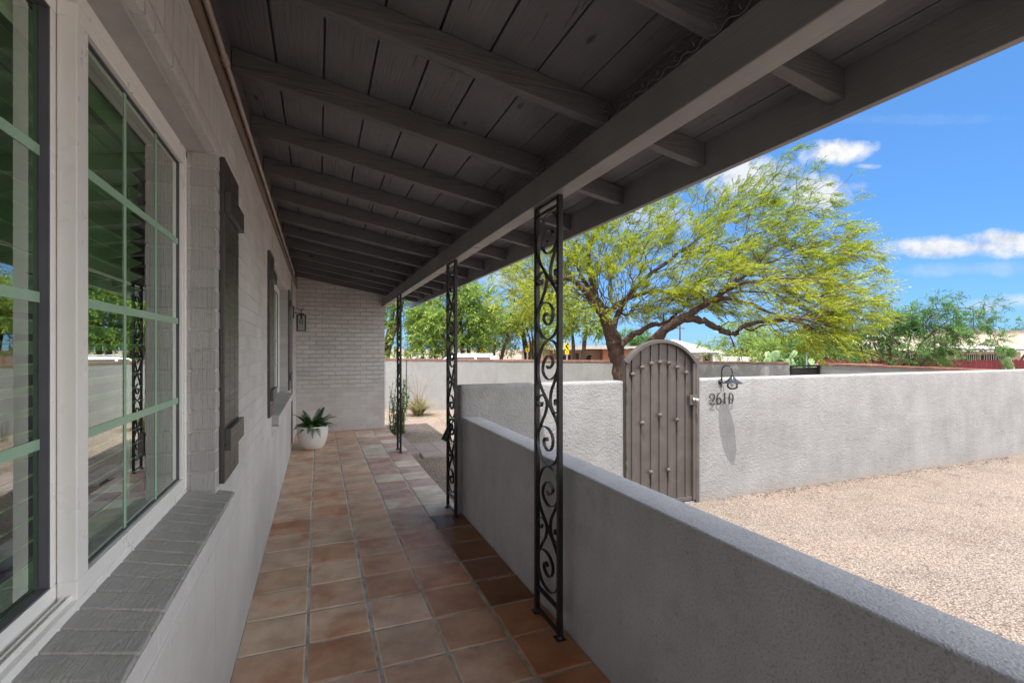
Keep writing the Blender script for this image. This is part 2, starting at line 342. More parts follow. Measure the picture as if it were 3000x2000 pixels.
# ------------------------------------------------------------------ mesh builder
class MB:
    def __init__(s): s.v = []; s.f = []; s.c = []
    def add(s, vs, fs, c=None):
        o = len(s.v); s.v += [tuple(p) for p in vs]; s.f += [tuple(i + o for i in f) for f in fs]
        if c is not None: s.c += [c] * len(fs)
        return s
    def box(s, x0, x1, y0, y1, z0, z1, c=None):
        vs = [(x, y, z) for z in (z0, z1) for y in (y0, y1) for x in (x0, x1)]
        return s.add(vs, [(0, 2, 3, 1), (4, 5, 7, 6), (0, 1, 5, 4), (2, 6, 7, 3), (0, 4, 6, 2), (1, 3, 7, 5)], c)
    def hexa(s, lo, hi, c=None):           # two quads of four points
        return s.add(list(lo) + list(hi), [(3, 2, 1, 0), (4, 5, 6, 7), (0, 1, 5, 4), (1, 2, 6, 5), (2, 3, 7, 6), (3, 0, 4, 7)], c)
    def tube(s, pts, r, n=8, cap=True, c=None):
        pts = [Vector(p) for p in pts]; k = len(pts)
        rs = r if isinstance(r, (list, tuple)) else [r] * k
        t0 = (pts[1] - pts[0]).normalized(); ref = Vector((0, 0, 1)) if abs(t0.z) < .9 else Vector((1, 0, 0))
        a = t0.cross(ref).normalized(); o = len(s.v); vs = []
        for i, p in enumerate(pts):
            t = (pts[min(i + 1, k - 1)] - pts[max(i - 1, 0)]).normalized()
            a = (a - t * a.dot(t)).normalized(); b = t.cross(a)
            for j in range(n):
                an = 2 * math.pi * j / n; vs.append(p + (a * math.cos(an) + b * math.sin(an)) * rs[i])
        fs = [(i * n + j, i * n + (j + 1) % n, (i + 1) * n + (j + 1) % n, (i + 1) * n + j) for i in range(k - 1) for j in range(n)]
        if cap: fs += [tuple(range(n))[::-1], tuple((k - 1) * n + j for j in range(n))]
        return s.add(vs, fs, c)
    def lathe(s, prof, c0, n=24, axis='z'):
        vs = []; k = len(prof)
        for r, h in prof:
            for j in range(n):
                a = 2 * math.pi * j / n; x, y = r * math.cos(a), r * math.sin(a)
                p = (x, y, h) if axis == 'z' else ((x, h, y) if axis == 'y' else (h, x, y))
                vs.append((p[0] + c0[0], p[1] + c0[1], p[2] + c0[2]))
        fs = [(i * n + j, i * n + (j + 1) % n, (i + 1) * n + (j + 1) % n, (i + 1) * n + j) for i in range(k - 1) for j in range(n)]
        if prof[0][0] > 0: fs.append(tuple(range(n))[::-1])
        if prof[-1][0] > 0: fs.append(tuple((k - 1) * n + j for j in range(n)))
        return s.add(vs, fs)
    def prism(s, poly, o, u, w, nrm, t):   # outline in (u,w) at o, extruded t along nrm
        o, u, w, nrm = map(Vector, (o, u, w, nrm)); n = len(poly)
        a = [o + u * p[0] + w * p[1] for p in poly]; b = [p + nrm * t for p in a]
        return s.add(a + b, [tuple(range(n)), tuple(range(2 * n - 1, n - 1, -1))] + [((i + 1) % n, i, n + i, n + (i + 1) % n) for i in range(n)])
    def ribbon(s, pts, wid, o, u, w, nrm, t):   # flat stroke of varying width, thickness t
        o, u, w, nrm = map(Vector, (o, u, w, nrm)); k = len(pts)
        ws = wid if isinstance(wid, (list, tuple)) else [wid] * k
        vs = []
        for i, p in enumerate(pts):
            q = pts[max(i - 1, 0)]; r_ = pts[min(i + 1, k - 1)]
            tx, ty = r_[0] - q[0], r_[1] - q[1]; l = math.hypot(tx, ty) or 1; nx, ny = -ty / l, tx / l
            for sg in (1, -1):
                a = (p[0] + nx * ws[i] / 2 * sg, p[1] + ny * ws[i] / 2 * sg); b = o + u * a[0] + w * a[1]
                vs += [b, b + nrm * t]
        fs = []
        for i in range(k - 1):
            A = i * 4; B = A + 4
            fs += [(A, A + 2, B + 2, B), (A + 1, B + 1, B + 3, A + 3), (A, B, B + 1, A + 1), (A + 2, A + 3, B + 3, B + 2)]
        fs += [(0, 1, 3, 2), (4 * k - 4, 4 * k - 2, 4 * k - 1, 4 * k - 3)]
        return s.add(vs, fs)
    def build(s, name, mat, parent=None, smooth=False, bevel=0, bseg=2, attr=None):
        me = bpy.data.meshes.new(name); me.from_pydata(s.v, [], s.f)
        bm = bmesh.new(); bm.from_mesh(me); bmesh.ops.recalc_face_normals(bm, faces=bm.faces); bm.to_mesh(me); bm.free()
        me.materials.append(mat)
        if s.c and len(s.c) == len(s.f):
            ca = me.color_attributes.new('Col', 'FLOAT_COLOR', 'CORNER')
            arr = np.repeat(np.array([(c[0], c[1], c[2], 1) for c in s.c], dtype=np.float32), [len(f) for f in s.f], axis=0)
            ca.data.foreach_set('color', arr.ravel())
        if smooth: me.polygons.foreach_set('use_smooth', [True] * len(me.polygons))
        o = bpy.data.objects.new(name, me); col.objects.link(o)
        if parent: put(o, parent)
        if bevel:
            b = o.modifiers.new('bevel', 'BEVEL'); b.width = bevel; b.segments = bseg; b.limit_method = 'ANGLE'; b.angle_limit = R(40)
        return o
def put(o, parent):      # parent without moving (parents are unrotated empties or meshes at a location)
    o.parent = parent
    off = Vector((0, 0, 0)); p = parent
    while p: off += Vector(p.location); p = p.parent
    if o.type == 'MESH': o.data.transform(Matrix.Translation(-off))
def tag(o, label=None, cat=None, group=None, kind=None):
    if label: o['label'] = label
    if cat: o['category'] = cat
    if group: o['group'] = group
    if kind: o['kind'] = kind
    return o
def empty(name, loc, label, cat, group=None):
    o = bpy.data.objects.new(name, None); col.objects.link(o); o.location = loc; o.empty_display_size = .1
    return tag(o, label, cat, group)
def rebase(o, loc):      # move a top-level mesh's origin to its base
    o.data.transform(Matrix.Translation(-Vector(loc))); o.location = loc; return o
def copy_tree(o, parent=None):
    c = o.copy(); col.objects.link(c); c.parent = parent
    for ch in o.children: copy_tree(ch, c)
    return c

# ------------------------------------------------------------------ ground
def gz(x, y):
    r = math.hypot(x, y); z = -.13
    if r > 13: z = -.13 - .07 * min(r - 13, 15)
    if y < 4.1 and r < 20: z = min(z, -.30)
    return z
def build_ground():
    m = MB(); rad = [0.5, 2, 4, 5.5, 7, 8.5, 10, 11.5, 13, 15, 17, 19, 21, 23, 25, 28, 35, 50, 80, 150, 400, 1200, 3000]; n = 96
    vs = [(0, 0, -.3)]; fs = []
    for r in rad:
        for j in range(n):
            a = 2 * math.pi * j / n; x, y = r * math.cos(a), r * math.sin(a); vs.append((x, y, min(-.32, gz(x, y) - .05)))
    for j in range(n): fs.append((0, 1 + j, 1 + (j + 1) % n))
    for i in range(len(rad) - 1):
        for j in range(n):
            a = 1 + i * n + j; b = 1 + i * n + (j + 1) % n; fs.append((a, b, b + n, a + n))
    m.add(vs, fs); tag(m.build('ground', M['dirt']), 'dry pale dirt ground sloping away beyond the yard walls', 'ground', kind='structure')
    # courtyard gravel: a sheet with gentle unevenness, behind the gate wall
    def sheet(name, x0, x1, y0, y1, z, mat, label, nx, ny, amp=.012):
        m = MB(); vs = []
        for j in range(ny + 1):
            for i in range(nx + 1):
                x = x0 + (x1 - x0) * i / nx; y = y0 + (y1 - y0) * j / ny
                vs.append((x, y, z + amp * mnoise.noise(Vector((x * 1.3, y * 1.3, 3)))))
        fs = [(j * (nx + 1) + i, j * (nx + 1) + i + 1, (j + 1) * (nx + 1) + i + 1, (j + 1) * (nx + 1) + i) for j in range(ny) for i in range(nx)]
        m.add(vs, fs); return tag(m.build(name, mat, smooth=True), label, 'ground', kind='structure')
    sheet('gravel_yard', 1.25, 16, -9, 4.14, -.20, M['gravel'], 'sunlit pink crushed gravel in front of the gate wall', 90, 80)
    sheet('courtyard_gravel', 1.12, 11.4, 4.15, 12.9, -.115, M['gravel2'], 'tan gravel of the courtyard behind the gate wall', 70, 60, .02)
    m = MB(); y0 = 0
    c = P(1300, 1030, 24); 
    m.add([P(200, 1060, 19) , P(1900, 1060, 19), P(1900, 1060, 26), P(200, 1060, 26)], [(0, 1, 2, 3)])
    o = m.build('road', M['asphalt'])
    for v in o.data.vertices: v.co.z = gz(v.co.x, v.co.y) + .05
    tag(o, 'grey asphalt street beyond the courtyard wall', 'road', kind='structure')
build_ground()

# loose stones and twigs on the gravel
def loose():
    m = MB()
    for i in range(2600):
        x = random.uniform(1.5, 9); y = random.uniform(-2, 4.0); r = random.uniform(.004, .010)
        q = Vector((x, y, -.197)); a = random.uniform(0, 6)
        vs = [q + Vector((math.cos(a + k * 2.09) * r, math.sin(a + k * 2.09) * r * .8, 0)) for k in range(3)] + [q + Vector((0, 0, r * .9))]
        m.add(vs, [(0, 1, 3), (1, 2, 3), (2, 0, 3)])
    tag(m.build('loose_stones', M['pebble']), 'loose pebbles lying on the pink gravel', 'pebbles', kind='stuff')
    m = MB()
    for i in range(120):
        x = random.uniform(1.6, 9); y = random.uniform(-1, 3.9); a = random.uniform(0, 6.3); l = random.uniform(.03, .11)
        p = Vector((x, y, -.188)); d = Vector((math.cos(a), math.sin(a), 0)) * l
        m.tube([p, p + d * .5 + Vector((random.uniform(-.01, .01), random.uniform(-.01, .01), .006)), p + d], .0016, 4)
    for i in range(420):
        x = random.uniform(3.9, 9.5); y = 4.04 - abs(random.gauss(0, .10)); a = random.uniform(0, 6.3); l = random.uniform(.012, .04)
        p = Vector((x, y, -.190)); d = Vector((math.cos(a), math.sin(a), 0)) * l
        m.tube([p, p + d * .5 + Vector((0, 0, .005)), p + d], .002, 4)
    tag(m.build('fallen_twigs', M['twig']), 'small dry twigs scattered over the pink gravel', 'twigs', kind='stuff')
loose()

# ------------------------------------------------------------------ porch floor
def porch_floor():
    m = MB(); m.box(-.42, 1.148, -2.6, 8.97, -.13, -.0038)
    tag(m.build('porch_slab', M['grout']), 'grey grout bed and slab under the porch tiles', 'floor', kind='structure')
    m = MB(); xs = [-.355, -.05, .255, .562, .872, 1.152]
    rows = [2.53 + .31 * k for k in range(-16, 21)]
    pal = [(.57, .35, .225), (.61, .43, .295), (.63, .455, .33), (.57, .38, .265), (.52, .29, .185), (.63, .48, .345), (.58, .40, .29)]
    g = .0075
    for ci in range(5):
        for y in rows:
            x0, x1 = xs[ci] + g * 1.1, xs[ci + 1] - g * (1.1 if ci < 4 else 0); y0, y1 = y + g, y + .31 - g
            if y1 > 8.95: y1 = 8.949
            c = random.choice(pal); k = random.uniform(.86, 1.1); c = [v * k for v in c]
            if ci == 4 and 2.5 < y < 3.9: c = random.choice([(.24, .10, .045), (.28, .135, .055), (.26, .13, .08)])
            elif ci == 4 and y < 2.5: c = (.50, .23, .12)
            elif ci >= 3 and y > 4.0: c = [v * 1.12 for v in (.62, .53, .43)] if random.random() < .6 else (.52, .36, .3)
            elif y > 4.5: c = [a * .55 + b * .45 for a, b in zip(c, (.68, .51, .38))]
            if abs(y - (2.53 + .31 * 13)) < .05 and ci == 4: c = (.5, .32, .27)
            if ci == 0 and 7.2 < y < 7.6: c = (.6, .52, .36)
            dz = random.uniform(-.0012, .0012); tx, ty = random.uniform(-.001, .001), random.uniform(-.001, .001)
            j = [random.uniform(-.0025, .0025) for _ in range(8)]; e = .006
            B = [(x0 + j[0], y0 + j[1]), (x1 + j[2], y0 + j[3]), (x1 + j[4], y1 + j[5]), (x0 + j[6], y1 + j[7])]
            cx, cy = (x0 + x1) / 2, (y0 + y1) / 2
            lo = [(p[0], p[1], -.008) for p in B]; mid = [(p[0], p[1], -.003 + dz) for p in B]
            hi = [(p[0] + (cx - p[0]) * .05, p[1] + (cy - p[1]) * .05, .0005 + dz + tx * (1 if p[0] > cx else -1) + ty * (1 if p[1] > cy else -1)) for p in B]
            vs = lo + mid + hi
            fs = [(8, 9, 10, 11)] + [(a, (a + 1) % 4, 4 + (a + 1) % 4, 4 + a) for a in range(4)] + [(4 + a, 4 + (a + 1) % 4, 8 + (a + 1) % 4, 8 + a) for a in range(4)]
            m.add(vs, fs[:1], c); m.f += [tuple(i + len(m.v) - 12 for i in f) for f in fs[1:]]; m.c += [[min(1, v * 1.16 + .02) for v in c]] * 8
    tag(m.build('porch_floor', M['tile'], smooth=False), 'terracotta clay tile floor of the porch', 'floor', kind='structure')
    # lower path slabs that step down to the courtyard
    m = MB()
    def slab(x0, x1, y0, y1, z=-.088, s=.31):
        nx = max(1, round((x1 - x0) / s)); ny = max(1, round((y1 - y0) / s))
        for i in range(nx):
            for k in range(ny):
                a, b = x0 + (x1 - x0) * i / nx + .005, x0 + (x1 - x0) * (i + 1) / nx - .005
                c, d = y0 + (y1 - y0) * k / ny + .005, y0 + (y1 - y0) * (k + 1) / ny - .005
                m.box(a, b, c, d, z - .05, z + random.uniform(-.002, .002))
    slab(1.155, 1.36, 7.0, 8.46); slab(1.36, 2.55, 6.76, 7.8)
    tag(m.build('garden_path', M['pathtile'], bevel=.004), 'pale square tile path stepping down from the porch', 'path', kind='structure')
    m = MB(); m.box(1.15, 1.362, 7.0, 8.46, -.25, -.095); m.box(1.358, 2.55, 6.755, 7.8, -.25, -.094)
    tag(m.build('path_bed', M['grout']), 'grout bed under the tile path', 'path', kind='structure')
porch_floor()

# ------------------------------------------------------------------ house
house = empty('house', (-.35, 2, 0), 'grey painted brick house with a dark wooden porch roof', 'house')
WX = -.35; FX = -.433; YE = 8.95
def zr(x): return 2.305 - .18 * (x - 1.05)         # underside of the rafters
WIN = [(.35, 2.06), (4.42, 6.52)]; ZS, ZH = .89, 2.127
def house_walls():
    m = MB()
    m.box(-.56, WX, -3.0, WIN[0][0], -.13, 2.62); m.box(-.56, WX, WIN[0][1] + .004, WIN[1][0], -.13, 2.62); m.box(-.56, WX, WIN[1][1] + .004, YE, -.13, 2.62)
    for a, b in WIN: m.box(-.56, WX, a, b, -.13, ZS - .09); m.box(-.56, WX, a, b, ZH, 2.62)
    m.build('brick_wall', M['brick'], house)
    for a, b in WIN:
        m = MB(); m.box(-.40, WX + .004, a - .04, b + .075, ZH + .001, ZH + .212); m.build('soldier_course', M['soldier'], house, bevel=.004)
        m = MB(); m.box(-.45, -.375, a, b, ZH - .008, ZH - .001); m.build('lintel', M['soffit'], house)
    # end wall follows the roof
    m = MB(); xr = 1.10
    pts = [(-.56, YE), (xr, YE), (xr, YE + .2), (-.56, YE + .2)]
    lo = [(x, y, -.13) for x, y in pts]; hi = [(x, y, zr(x) + .093) for x, y in pts]
    m.hexa(lo, hi); m.build('end_wall', M['brick_far'], house)
    # bricks of the jambs, laid one by one
    ch = .0738
    for a, b in WIN:
        m = MB()
        for k in range(17):
            z0 = ZS + .004 + k * ch; z1 = min(z0 + ch - .009, ZH - .004)
            if z1 - z0 < .02: continue
            j = random.uniform(-.0015, .0015)
            m.box(FX + .004, WX + .002 + j, b + j, b + .1, z0, z1)
        m.box(FX + .003, WX - .0015, b + .0035, b + .09, ZS - .01, ZH - .002)
        m.build('brick_jamb', M['jamb'], house, bevel=.003)
    # sloping rowlock sills
    for a, b in WIN:
        m = MB(); y = a - .06
        while y < b + .06:
            j = random.uniform(-.002, .002); y1 = min(y + .0695, b + .062)
            lo = [(FX - .01, y, .795), (-.298 + j, y, .795), (-.298 + j, y1, .795), (FX - .01, y1, .795)]
            hi = [(FX - .01, y, .902), (-.298 + j, y, .868 + j), (-.298 + j, y1, .868 + j), (FX - .01, y1, .902)]
            m.hexa(lo, hi); y += .0765
        lo = [(FX - .01, a - .058, .80), (-.302, a - .058, .80), (-.302, b + .058, .80), (FX - .01, b + .058, .80)]
        hi = [(FX - .01, a - .058, .8985), (-.302, a - .058, .8655), (-.302, b + .058, .8655), (FX - .01, b + .058, .8985)]
        m.hexa(lo, hi); o = m.build('window_sill', M['sillb'], house, bevel=.0035); tag(o, 'dark grey sloping brick sill')
        m = MB(); lo = [(WX + .001, a - .062, .70), (WX + .003, a - .062, .70), (WX + .003, b + .064, .70), (WX + .001, b + .064, .70)]
        m.hexa(lo, [(WX + .001, a - .062, .79), (-.297, a - .062, .79), (-.297, b + .064, .79), (WX + .001, b + .064, .79)])
        m.box(-.3005, -.2945, a - .06, b + .062, .7915, .863); m.build('sill_face', M['brick'], house, bevel=.002)
    # room behind
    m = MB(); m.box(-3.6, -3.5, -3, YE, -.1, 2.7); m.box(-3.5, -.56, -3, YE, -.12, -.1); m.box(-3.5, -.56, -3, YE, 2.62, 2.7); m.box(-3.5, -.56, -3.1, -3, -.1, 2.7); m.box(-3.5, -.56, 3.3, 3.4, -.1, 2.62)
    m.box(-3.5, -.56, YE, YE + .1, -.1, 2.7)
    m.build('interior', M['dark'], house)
house_walls()

def window(a, b, near):
    w = MB(); X0, X1 = -.51, -.438
    za, zb = .905, ZH - .008
    mid = (a + b) / 2
    w.box(X0, X1, a, b, za - .01, za + .012); w.box(X0, X1, a, b, zb - .03, zb); w.box(X0, X1, a, a + .018, za, zb); w.box(X0, X1, b - .018, b, za, zb)
    win = w.build('window', M['vinyl'], house, bevel=.0025)
    tag(win, 'white framed sliding window, %s' % ('large, nearest' if near else 'far one between black shutters'))
    def sash(y0, y1, xf, xb, st):
        s = MB()
        s.box(xb, xf, y0, y1, za + .012, za + .012 + .038); s.box(xb, xf, y0, y1, zb - .03 - .03, zb - .03)
        s.box(xb, xf - .0005, y0, y0 + st, za + .05, zb - .06); s.box(xb, xf - .0005, y1 - .03, y1, za + .05, zb - .06)
        s.build('sash', M['vinyl'], win, bevel=.002)
        # bead line around the glass, plus painted shade on the rear sash
        g0, g1, h0, h1 = y0 + st, y1 - .03, za + .05, zb - .06
        xg = xf - .016
        s = MB()
        for p in ((g0, g0 + .004, h0, h1), (g1 - .004, g1, h0, h1), (g0, g1, h0, h0 + .004), (g0, g1, h1 - .004, h1)):
            s.box(xg - .002, xg + (.0045 if xf > -.46 else .0152), p[0], p[1], p[2], p[3])  # on the rear sash the dark strip covers the white return as shade
        s.build('gasket_and_shade', M['gasket_and_shade'], win)
        s = MB(); s.add([(xg, g0, h0), (xg, g1, h0), (xg, g1, h1), (xg, g0, h1)], [(0, 1, 2, 3)]); s.build('glass_pane', M['glass'], win)
        s = MB()
        for i in (1, 2):
            y = g0 + (g1 - g0) * i / 3; s.box(xg + .0006, xg + .0016, y - .008, y + .008, h0, h1)
        for i in (1, 2, 3):
            z = h0 + (h1 - h0) * i / 4
            ys = [g0] + [g0 + (g1 - g0) * k / 3 for k in (1, 2)] + [g1]
            for k in range(3): s.box(xg + .0006, xg + .0016, ys[k] + (.0083 if k else 0), ys[k + 1] - (.0083 if k < 2 else 0), z - .010, z + .010)
        s.build('glazing_bar', M['muntin'], win)
    sash(mid, b - .018, -.440, -.472, .052)
    sash(a + .018, mid + .01, -.473, -.50, .034) if not near else sash(a + .018, 1.2150, -.473, -.50, .034)
    s = MB()
    for x in (-.452, -.462, -.484): s.box(x, x + .0025, a + .018, mid, za + .0125, za + .024)
    s.build('track', M['vinyl'], win)
    # blind
    bl = empty('window_blind', (-.56, mid, .9), 'slatted blind hanging inside the %s window' % ('nearest sliding' if near else 'far shuttered'), 'blind', 'window blinds')
    s = MB(); s.box(-.575, -.535, a + .03, b - .10, 2.02, 2.09); s.build('headrail', M['blind'], bl)
    s = MB(); z = .96
    while z < 2.0:
        for y0, y1 in ((a + .03, b - .10),):
            lo = [(-.59, y0, z - .012), (-.59, y1, z - .012), (-.545, y1, z + .012), (-.545, y0, z + .012)]
            s.hexa(lo, [(p[0], p[1], p[2] + .0035) for p in lo])
        z += .045
    s.build('slat', M['blind'], bl)
    s = MB()
    for y in (a + .2, mid - .15, mid + .1, b - .25): s = MB(); s.box(-.541, -.5395, y, y + .018, .94, 2.03); s.build('ladder_tape', M['blind'], bl)
    s = MB(); s.box(-.59, -.545, a + .03, b - .10, .915, .935); s.build('bottom_rail', M['blind'], bl)
window(WIN[0][0], WIN[0][1], True); window(WIN[1][0], WIN[1][1], False)

def shutter(y, w=.35):
    m = MB(); bw = w / 3
    for i in range(3): m.box(WX + .002, WX + .020, y + i * bw + (.0015 if i else 0), y + (i + 1) * bw - .0015, .90, 2.137)
    s = m.build('shutter', M['shutter'], house, bevel=.003); tag(s, 'black board and batten shutter')
    for z in (1.025, 1.925):
        m = MB(); m.box(WX + .0205, WX + .041, y - .001, y + w + .001, z, z + .083); m.build('batten', M['shutter'], s, bevel=.002)
for y in (2.12, 4.0, 6.58): shutter(y)

RY = [1.07 + .61 * k for k in range(-4, 14)]
def roof():
    for y in RY:
        if y > YE - .03: continue
        m = MB(); x0, x1 = -.332, 1.572
        j = random.uniform(-.006, .006); y += random.uniform(-.008, .008)
        lo = [(x0, y, zr(x0) + j), (x1, y, zr(x1)), (x1, y + .045, zr(x1)), (x0, y + .045, zr(x0) + j)]
        m.hexa(lo, [(p[0], p[1], zr(p[0]) + .0965) for p in lo])
        m.build('rafter', M['rafterwood'], house, bevel=.003)
    # boards
    m = MB(); x = -.35; k = 0
    while x < 1.57:
        x2 = min(x + .186, 1.572); g = random.uniform(.006, .011); j = random.uniform(0, .002)
        lo = [(x + g / 2, -3, zr(x) + .0975 + j), (x2 - g / 2, -3, zr(x2) + .0975 + j), (x2 - g / 2, 9.15, zr(x2) + .0975 + j), (x + g / 2, 9.15, zr(x) + .0975 + j)]
        m.hexa(lo, [(p[0], p[1], p[2] + .02) for p in lo]); x += .186
    m.build('roof_boards', M['roofwood'], house)
    m = MB(); lo = [(-3.7, -3.05, zr(-.35) + .121), (-.36, -3.05, zr(-.36) + .121), (-.36, 9.2, zr(-.36) + .121), (-3.7, 9.2, zr(-.35) + .121)]
    m.hexa(lo, [(p[0], p[1], p[2] + .04) for p in lo])
    lo = [(-.36, -3.05, zr(-.36) + .121), (1.60, -3.05, zr(1.60) + .121), (1.60, 9.2, zr(1.6) + .121), (-.36, 9.2, zr(-.36) + .121)]
    m.hexa(lo, [(p[0], p[1], p[2] + .03) for p in lo]); m.build('roof_deck', M['roofgrey'], house)
    for ya, yb in zip(RY[:-1], RY[1:]):
        if yb > YE: continue
        m = MB(); lo = [(1.085, ya + .055, 2.3035), (1.105, ya + .055, 2.3035), (1.105, yb - .01, 2.3035), (1.085, yb - .01, 2.3035)]
        m.hexa(lo, [(p[0], p[1], zr(p[0]) + .096) for p in lo]); m.build('bird_block', M['rafterwood'], house)
    # beam, fascia
    m = MB(); m.box(1.052, 1.141, -3, 3.46, 2.160, 2.302); m.build('beam', M['beamwood'], house, bevel=.004); m = MB(); m.box(1.052, 1.141, 3.465, YE - .002, 2.158, 2.302)
    m.build('beam', M['beamwood'], house, bevel=.004)
    m = MB(); m.box(1.574, 1.604, -3.02, 9.17, 2.160, zr(1.574) + .118)
    m.build('fascia', M['beamwood'], house, bevel=.003)
    # trim and blocking along the house wall
    m = MB(); m.box(WX + .001, WX + .022, -3, YE - .002, 2.415, 2.50); m.build('trim_board', M['trimwood'], house, bevel=.003)
    m = MB(); m.box(WX + .001, WX + .0165, -3, YE - .002, 2.501, zr(-.35) + .096); m.build('blocking', M['rafterwood'], house)
    m = MB(); m.tube([(-.313, -3, 2.452), (-.313, 1.9, 2.452), (-.313, 4.6, 2.451), (-.313, 7.30, 2.452), (-.317, 7.345, 2.445), (-.322, 7.36, 2.42), (-.337, 7.362, 2.36), (-.338, 7.362, 1.2), (-.338, 7.362, .1)], .0105, 10)
    for y in (2.02, 4.9, 6.9): m.tube([(-.313, y - .025, 2.452), (-.313, y + .025, 2.452)], .0145, 12)
    m.build('conduit', M['pipe'], house, smooth=True)
    # poultry wire stuffed in the gap on top of the beam
    m = MB(); rows = 4; hx = .042; y = .2
    def bez(yy, r):
        t = r / rows; w = mnoise.noise(Vector((yy * 2.2, r * .7, 1))) * .012
        return Vector((1.046 - .018 * math.sin(t * 3.1) + w, yy, 2.295 + t * .088 + w))
    nseg = int(6.4 / hx)
    for r in range(rows):
        pts = []
        for k in range(nseg):
            yy = .0 + k * hx; up = (k + r) % 2
            pts += [bez(yy, r + (.18 if up else .62)), bez(yy + hx * .5, r + (.18 if up else .62))]
        m.tube(pts, .0013, 3, False)
        for k in range(nseg):
            yy = k * hx
            if (k + r) % 2 == 0 and r > 0: m.tube([bez(yy + .01, r + .18), bez(yy + .01, r - .38)], .0011, 3, False)
    m.build('poultry_wire', M['wire'], house)
roof()

# ------------------------------------------------------------------ iron posts
S_BIG = [(215,545),(232,572),(255,548),(272,500),(250,447),(215,450),(182,520),(175,600),(200,662),(240,685),(290,640),(315,560),(320,420),(292,312),(235,282),(180,330),(140,450),(128,600),(145,740),(200,870),(260,990),(308,1100),(320,1200),(322,1350),(308,1460),(270,1538),(225,1563),(170,1530),(135,1440),(125,1330),(142,1222),(190,1180),(240,1202),(270,1270),(265,1360),(235,1415),(205,1400),(185,1350),(195,1300),(214,1292),(219,1325)]
S_R = [(312,610),(285,700),(256,800),(248,900),(262,980),(290,1012),(318,985),(322,930),(305,872),(290,890),(293,930)]
S_L = [(143,1225),(170,1130),(200,1040),(215,950),(205,890),(175,853),(140,880),(125,930),(135,980),(160,975),(168,935),(152,945)]
def smooth_poly(pts, n=4):
    out = []
    for i in range(len(pts) - 1):
        p0 = pts[max(i - 1, 0)]; p1 = pts[i]; p2 = pts[i + 1]; p3 = pts[min(i + 2, len(pts) - 1)]
        for k in range(n):
            t = k / n
            out.append(tuple(.5 * ((2 * b) + (-a + c) * t + (2 * a - 5 * b + 4 * c - d) * t * t + (-a + 3 * b - 3 * c + d) * t ** 3) for a, b, c, d in zip(p0, p1, p2, p3)))
    out.append(tuple(pts[-1])); return out
def iron_post(x, y0, y1, label, ztop=2.160):
    p = empty('porch_post', (x, (y0 + y1) / 2, 0), label, 'porch post', 'wrought iron porch posts')
    hb = .0125
    for y in (y0 + hb, y1 - hb):
        m = MB(); m.box(x - hb, x + hb, y - hb, y + hb, .0015, ztop - .0015)
        m.build('upright', M['iron'], p, bevel=.002)
        m = MB(); m.box(x - .024, x + .024, y - .024, y + .024, .0012, .006); m.tube([(x, y, .004), (x, y, .02)], [.020, .014], 10); m.build('foot', M['iron'], p)
    for z, h in ((.022, .012), (.135, .014), (2.105, .010), (ztop - .016, .012)):
        m = MB(); m.box(x - .009, x + .009, y0 + 2 * hb, y1 - 2 * hb, z, z + h); m.build('crossbar', M['iron'], p)
    W = (y1 - y0) - 4 * hb; U = .642
    for k in range(3):
        zt = 2.100 - k * U * 1.0 - .004
        m = MB()
        for pts in (S_BIG, S_R, S_L):
            q = smooth_poly(pts, 4)
            # image x runs right = nearer the camera
            loc = [((222.5 - a) / 195 * W + (y0 + y1) / 2, zt - (b - 282) / 1281 * (U - .006)) for a, b in q]
            m.ribbon(loc, .0048, (x - .008, 0, 0), (0, 1, 0), (0, 0, 1), (1, 0, 0), .016)
        m.build('scrollwork', M['iron'], p)
    return p
post1 = iron_post(1.092, 2.112, 2.402, 'black scrollwork iron post standing nearest, in front of the low wall')
post2 = iron_post(1.072, 3.975, 4.265, 'middle black scrollwork iron post, at the end of the low wall')
post3 = iron_post(1.036, 6.70, 6.99, 'farthest black scrollwork iron post, beside the tile path')

# spotlight clamped to the second post
def spotlight():
    x, y, z = 1.05, 4.20, .90
    s = empty('spotlight', (x, y, z), 'dark cylinder spotlight hanging from the second iron post', 'spotlight')
    a = Vector((1.005, 4.16, .995)); b = Vector((.945, 4.20, .815))
    a, b = P(1321, 1246, 4.22), P(1301, 1290, 4.17)
    m = MB(); m.tube([a, b], [.027, .029], 24); d = (b - a).normalized(); m.tube([a - d * .022, a - d * .006, a], [.010, .022, .027], 24); m.build('housing', M['lampblack'], s, smooth=False)
    m = MB(); m.tube([b, b + d * .002], .025, 24); m.build('lens', M['carglass'], s)
    m = MB(); m.tube([a - d * .02, a - d * .045, Vector((1.072, 4.2, a.z + .05)), Vector((1.072, 4.24, a.z + .05))], .006, 8); m.build('bracket', M['iron'], s)
spotlight()

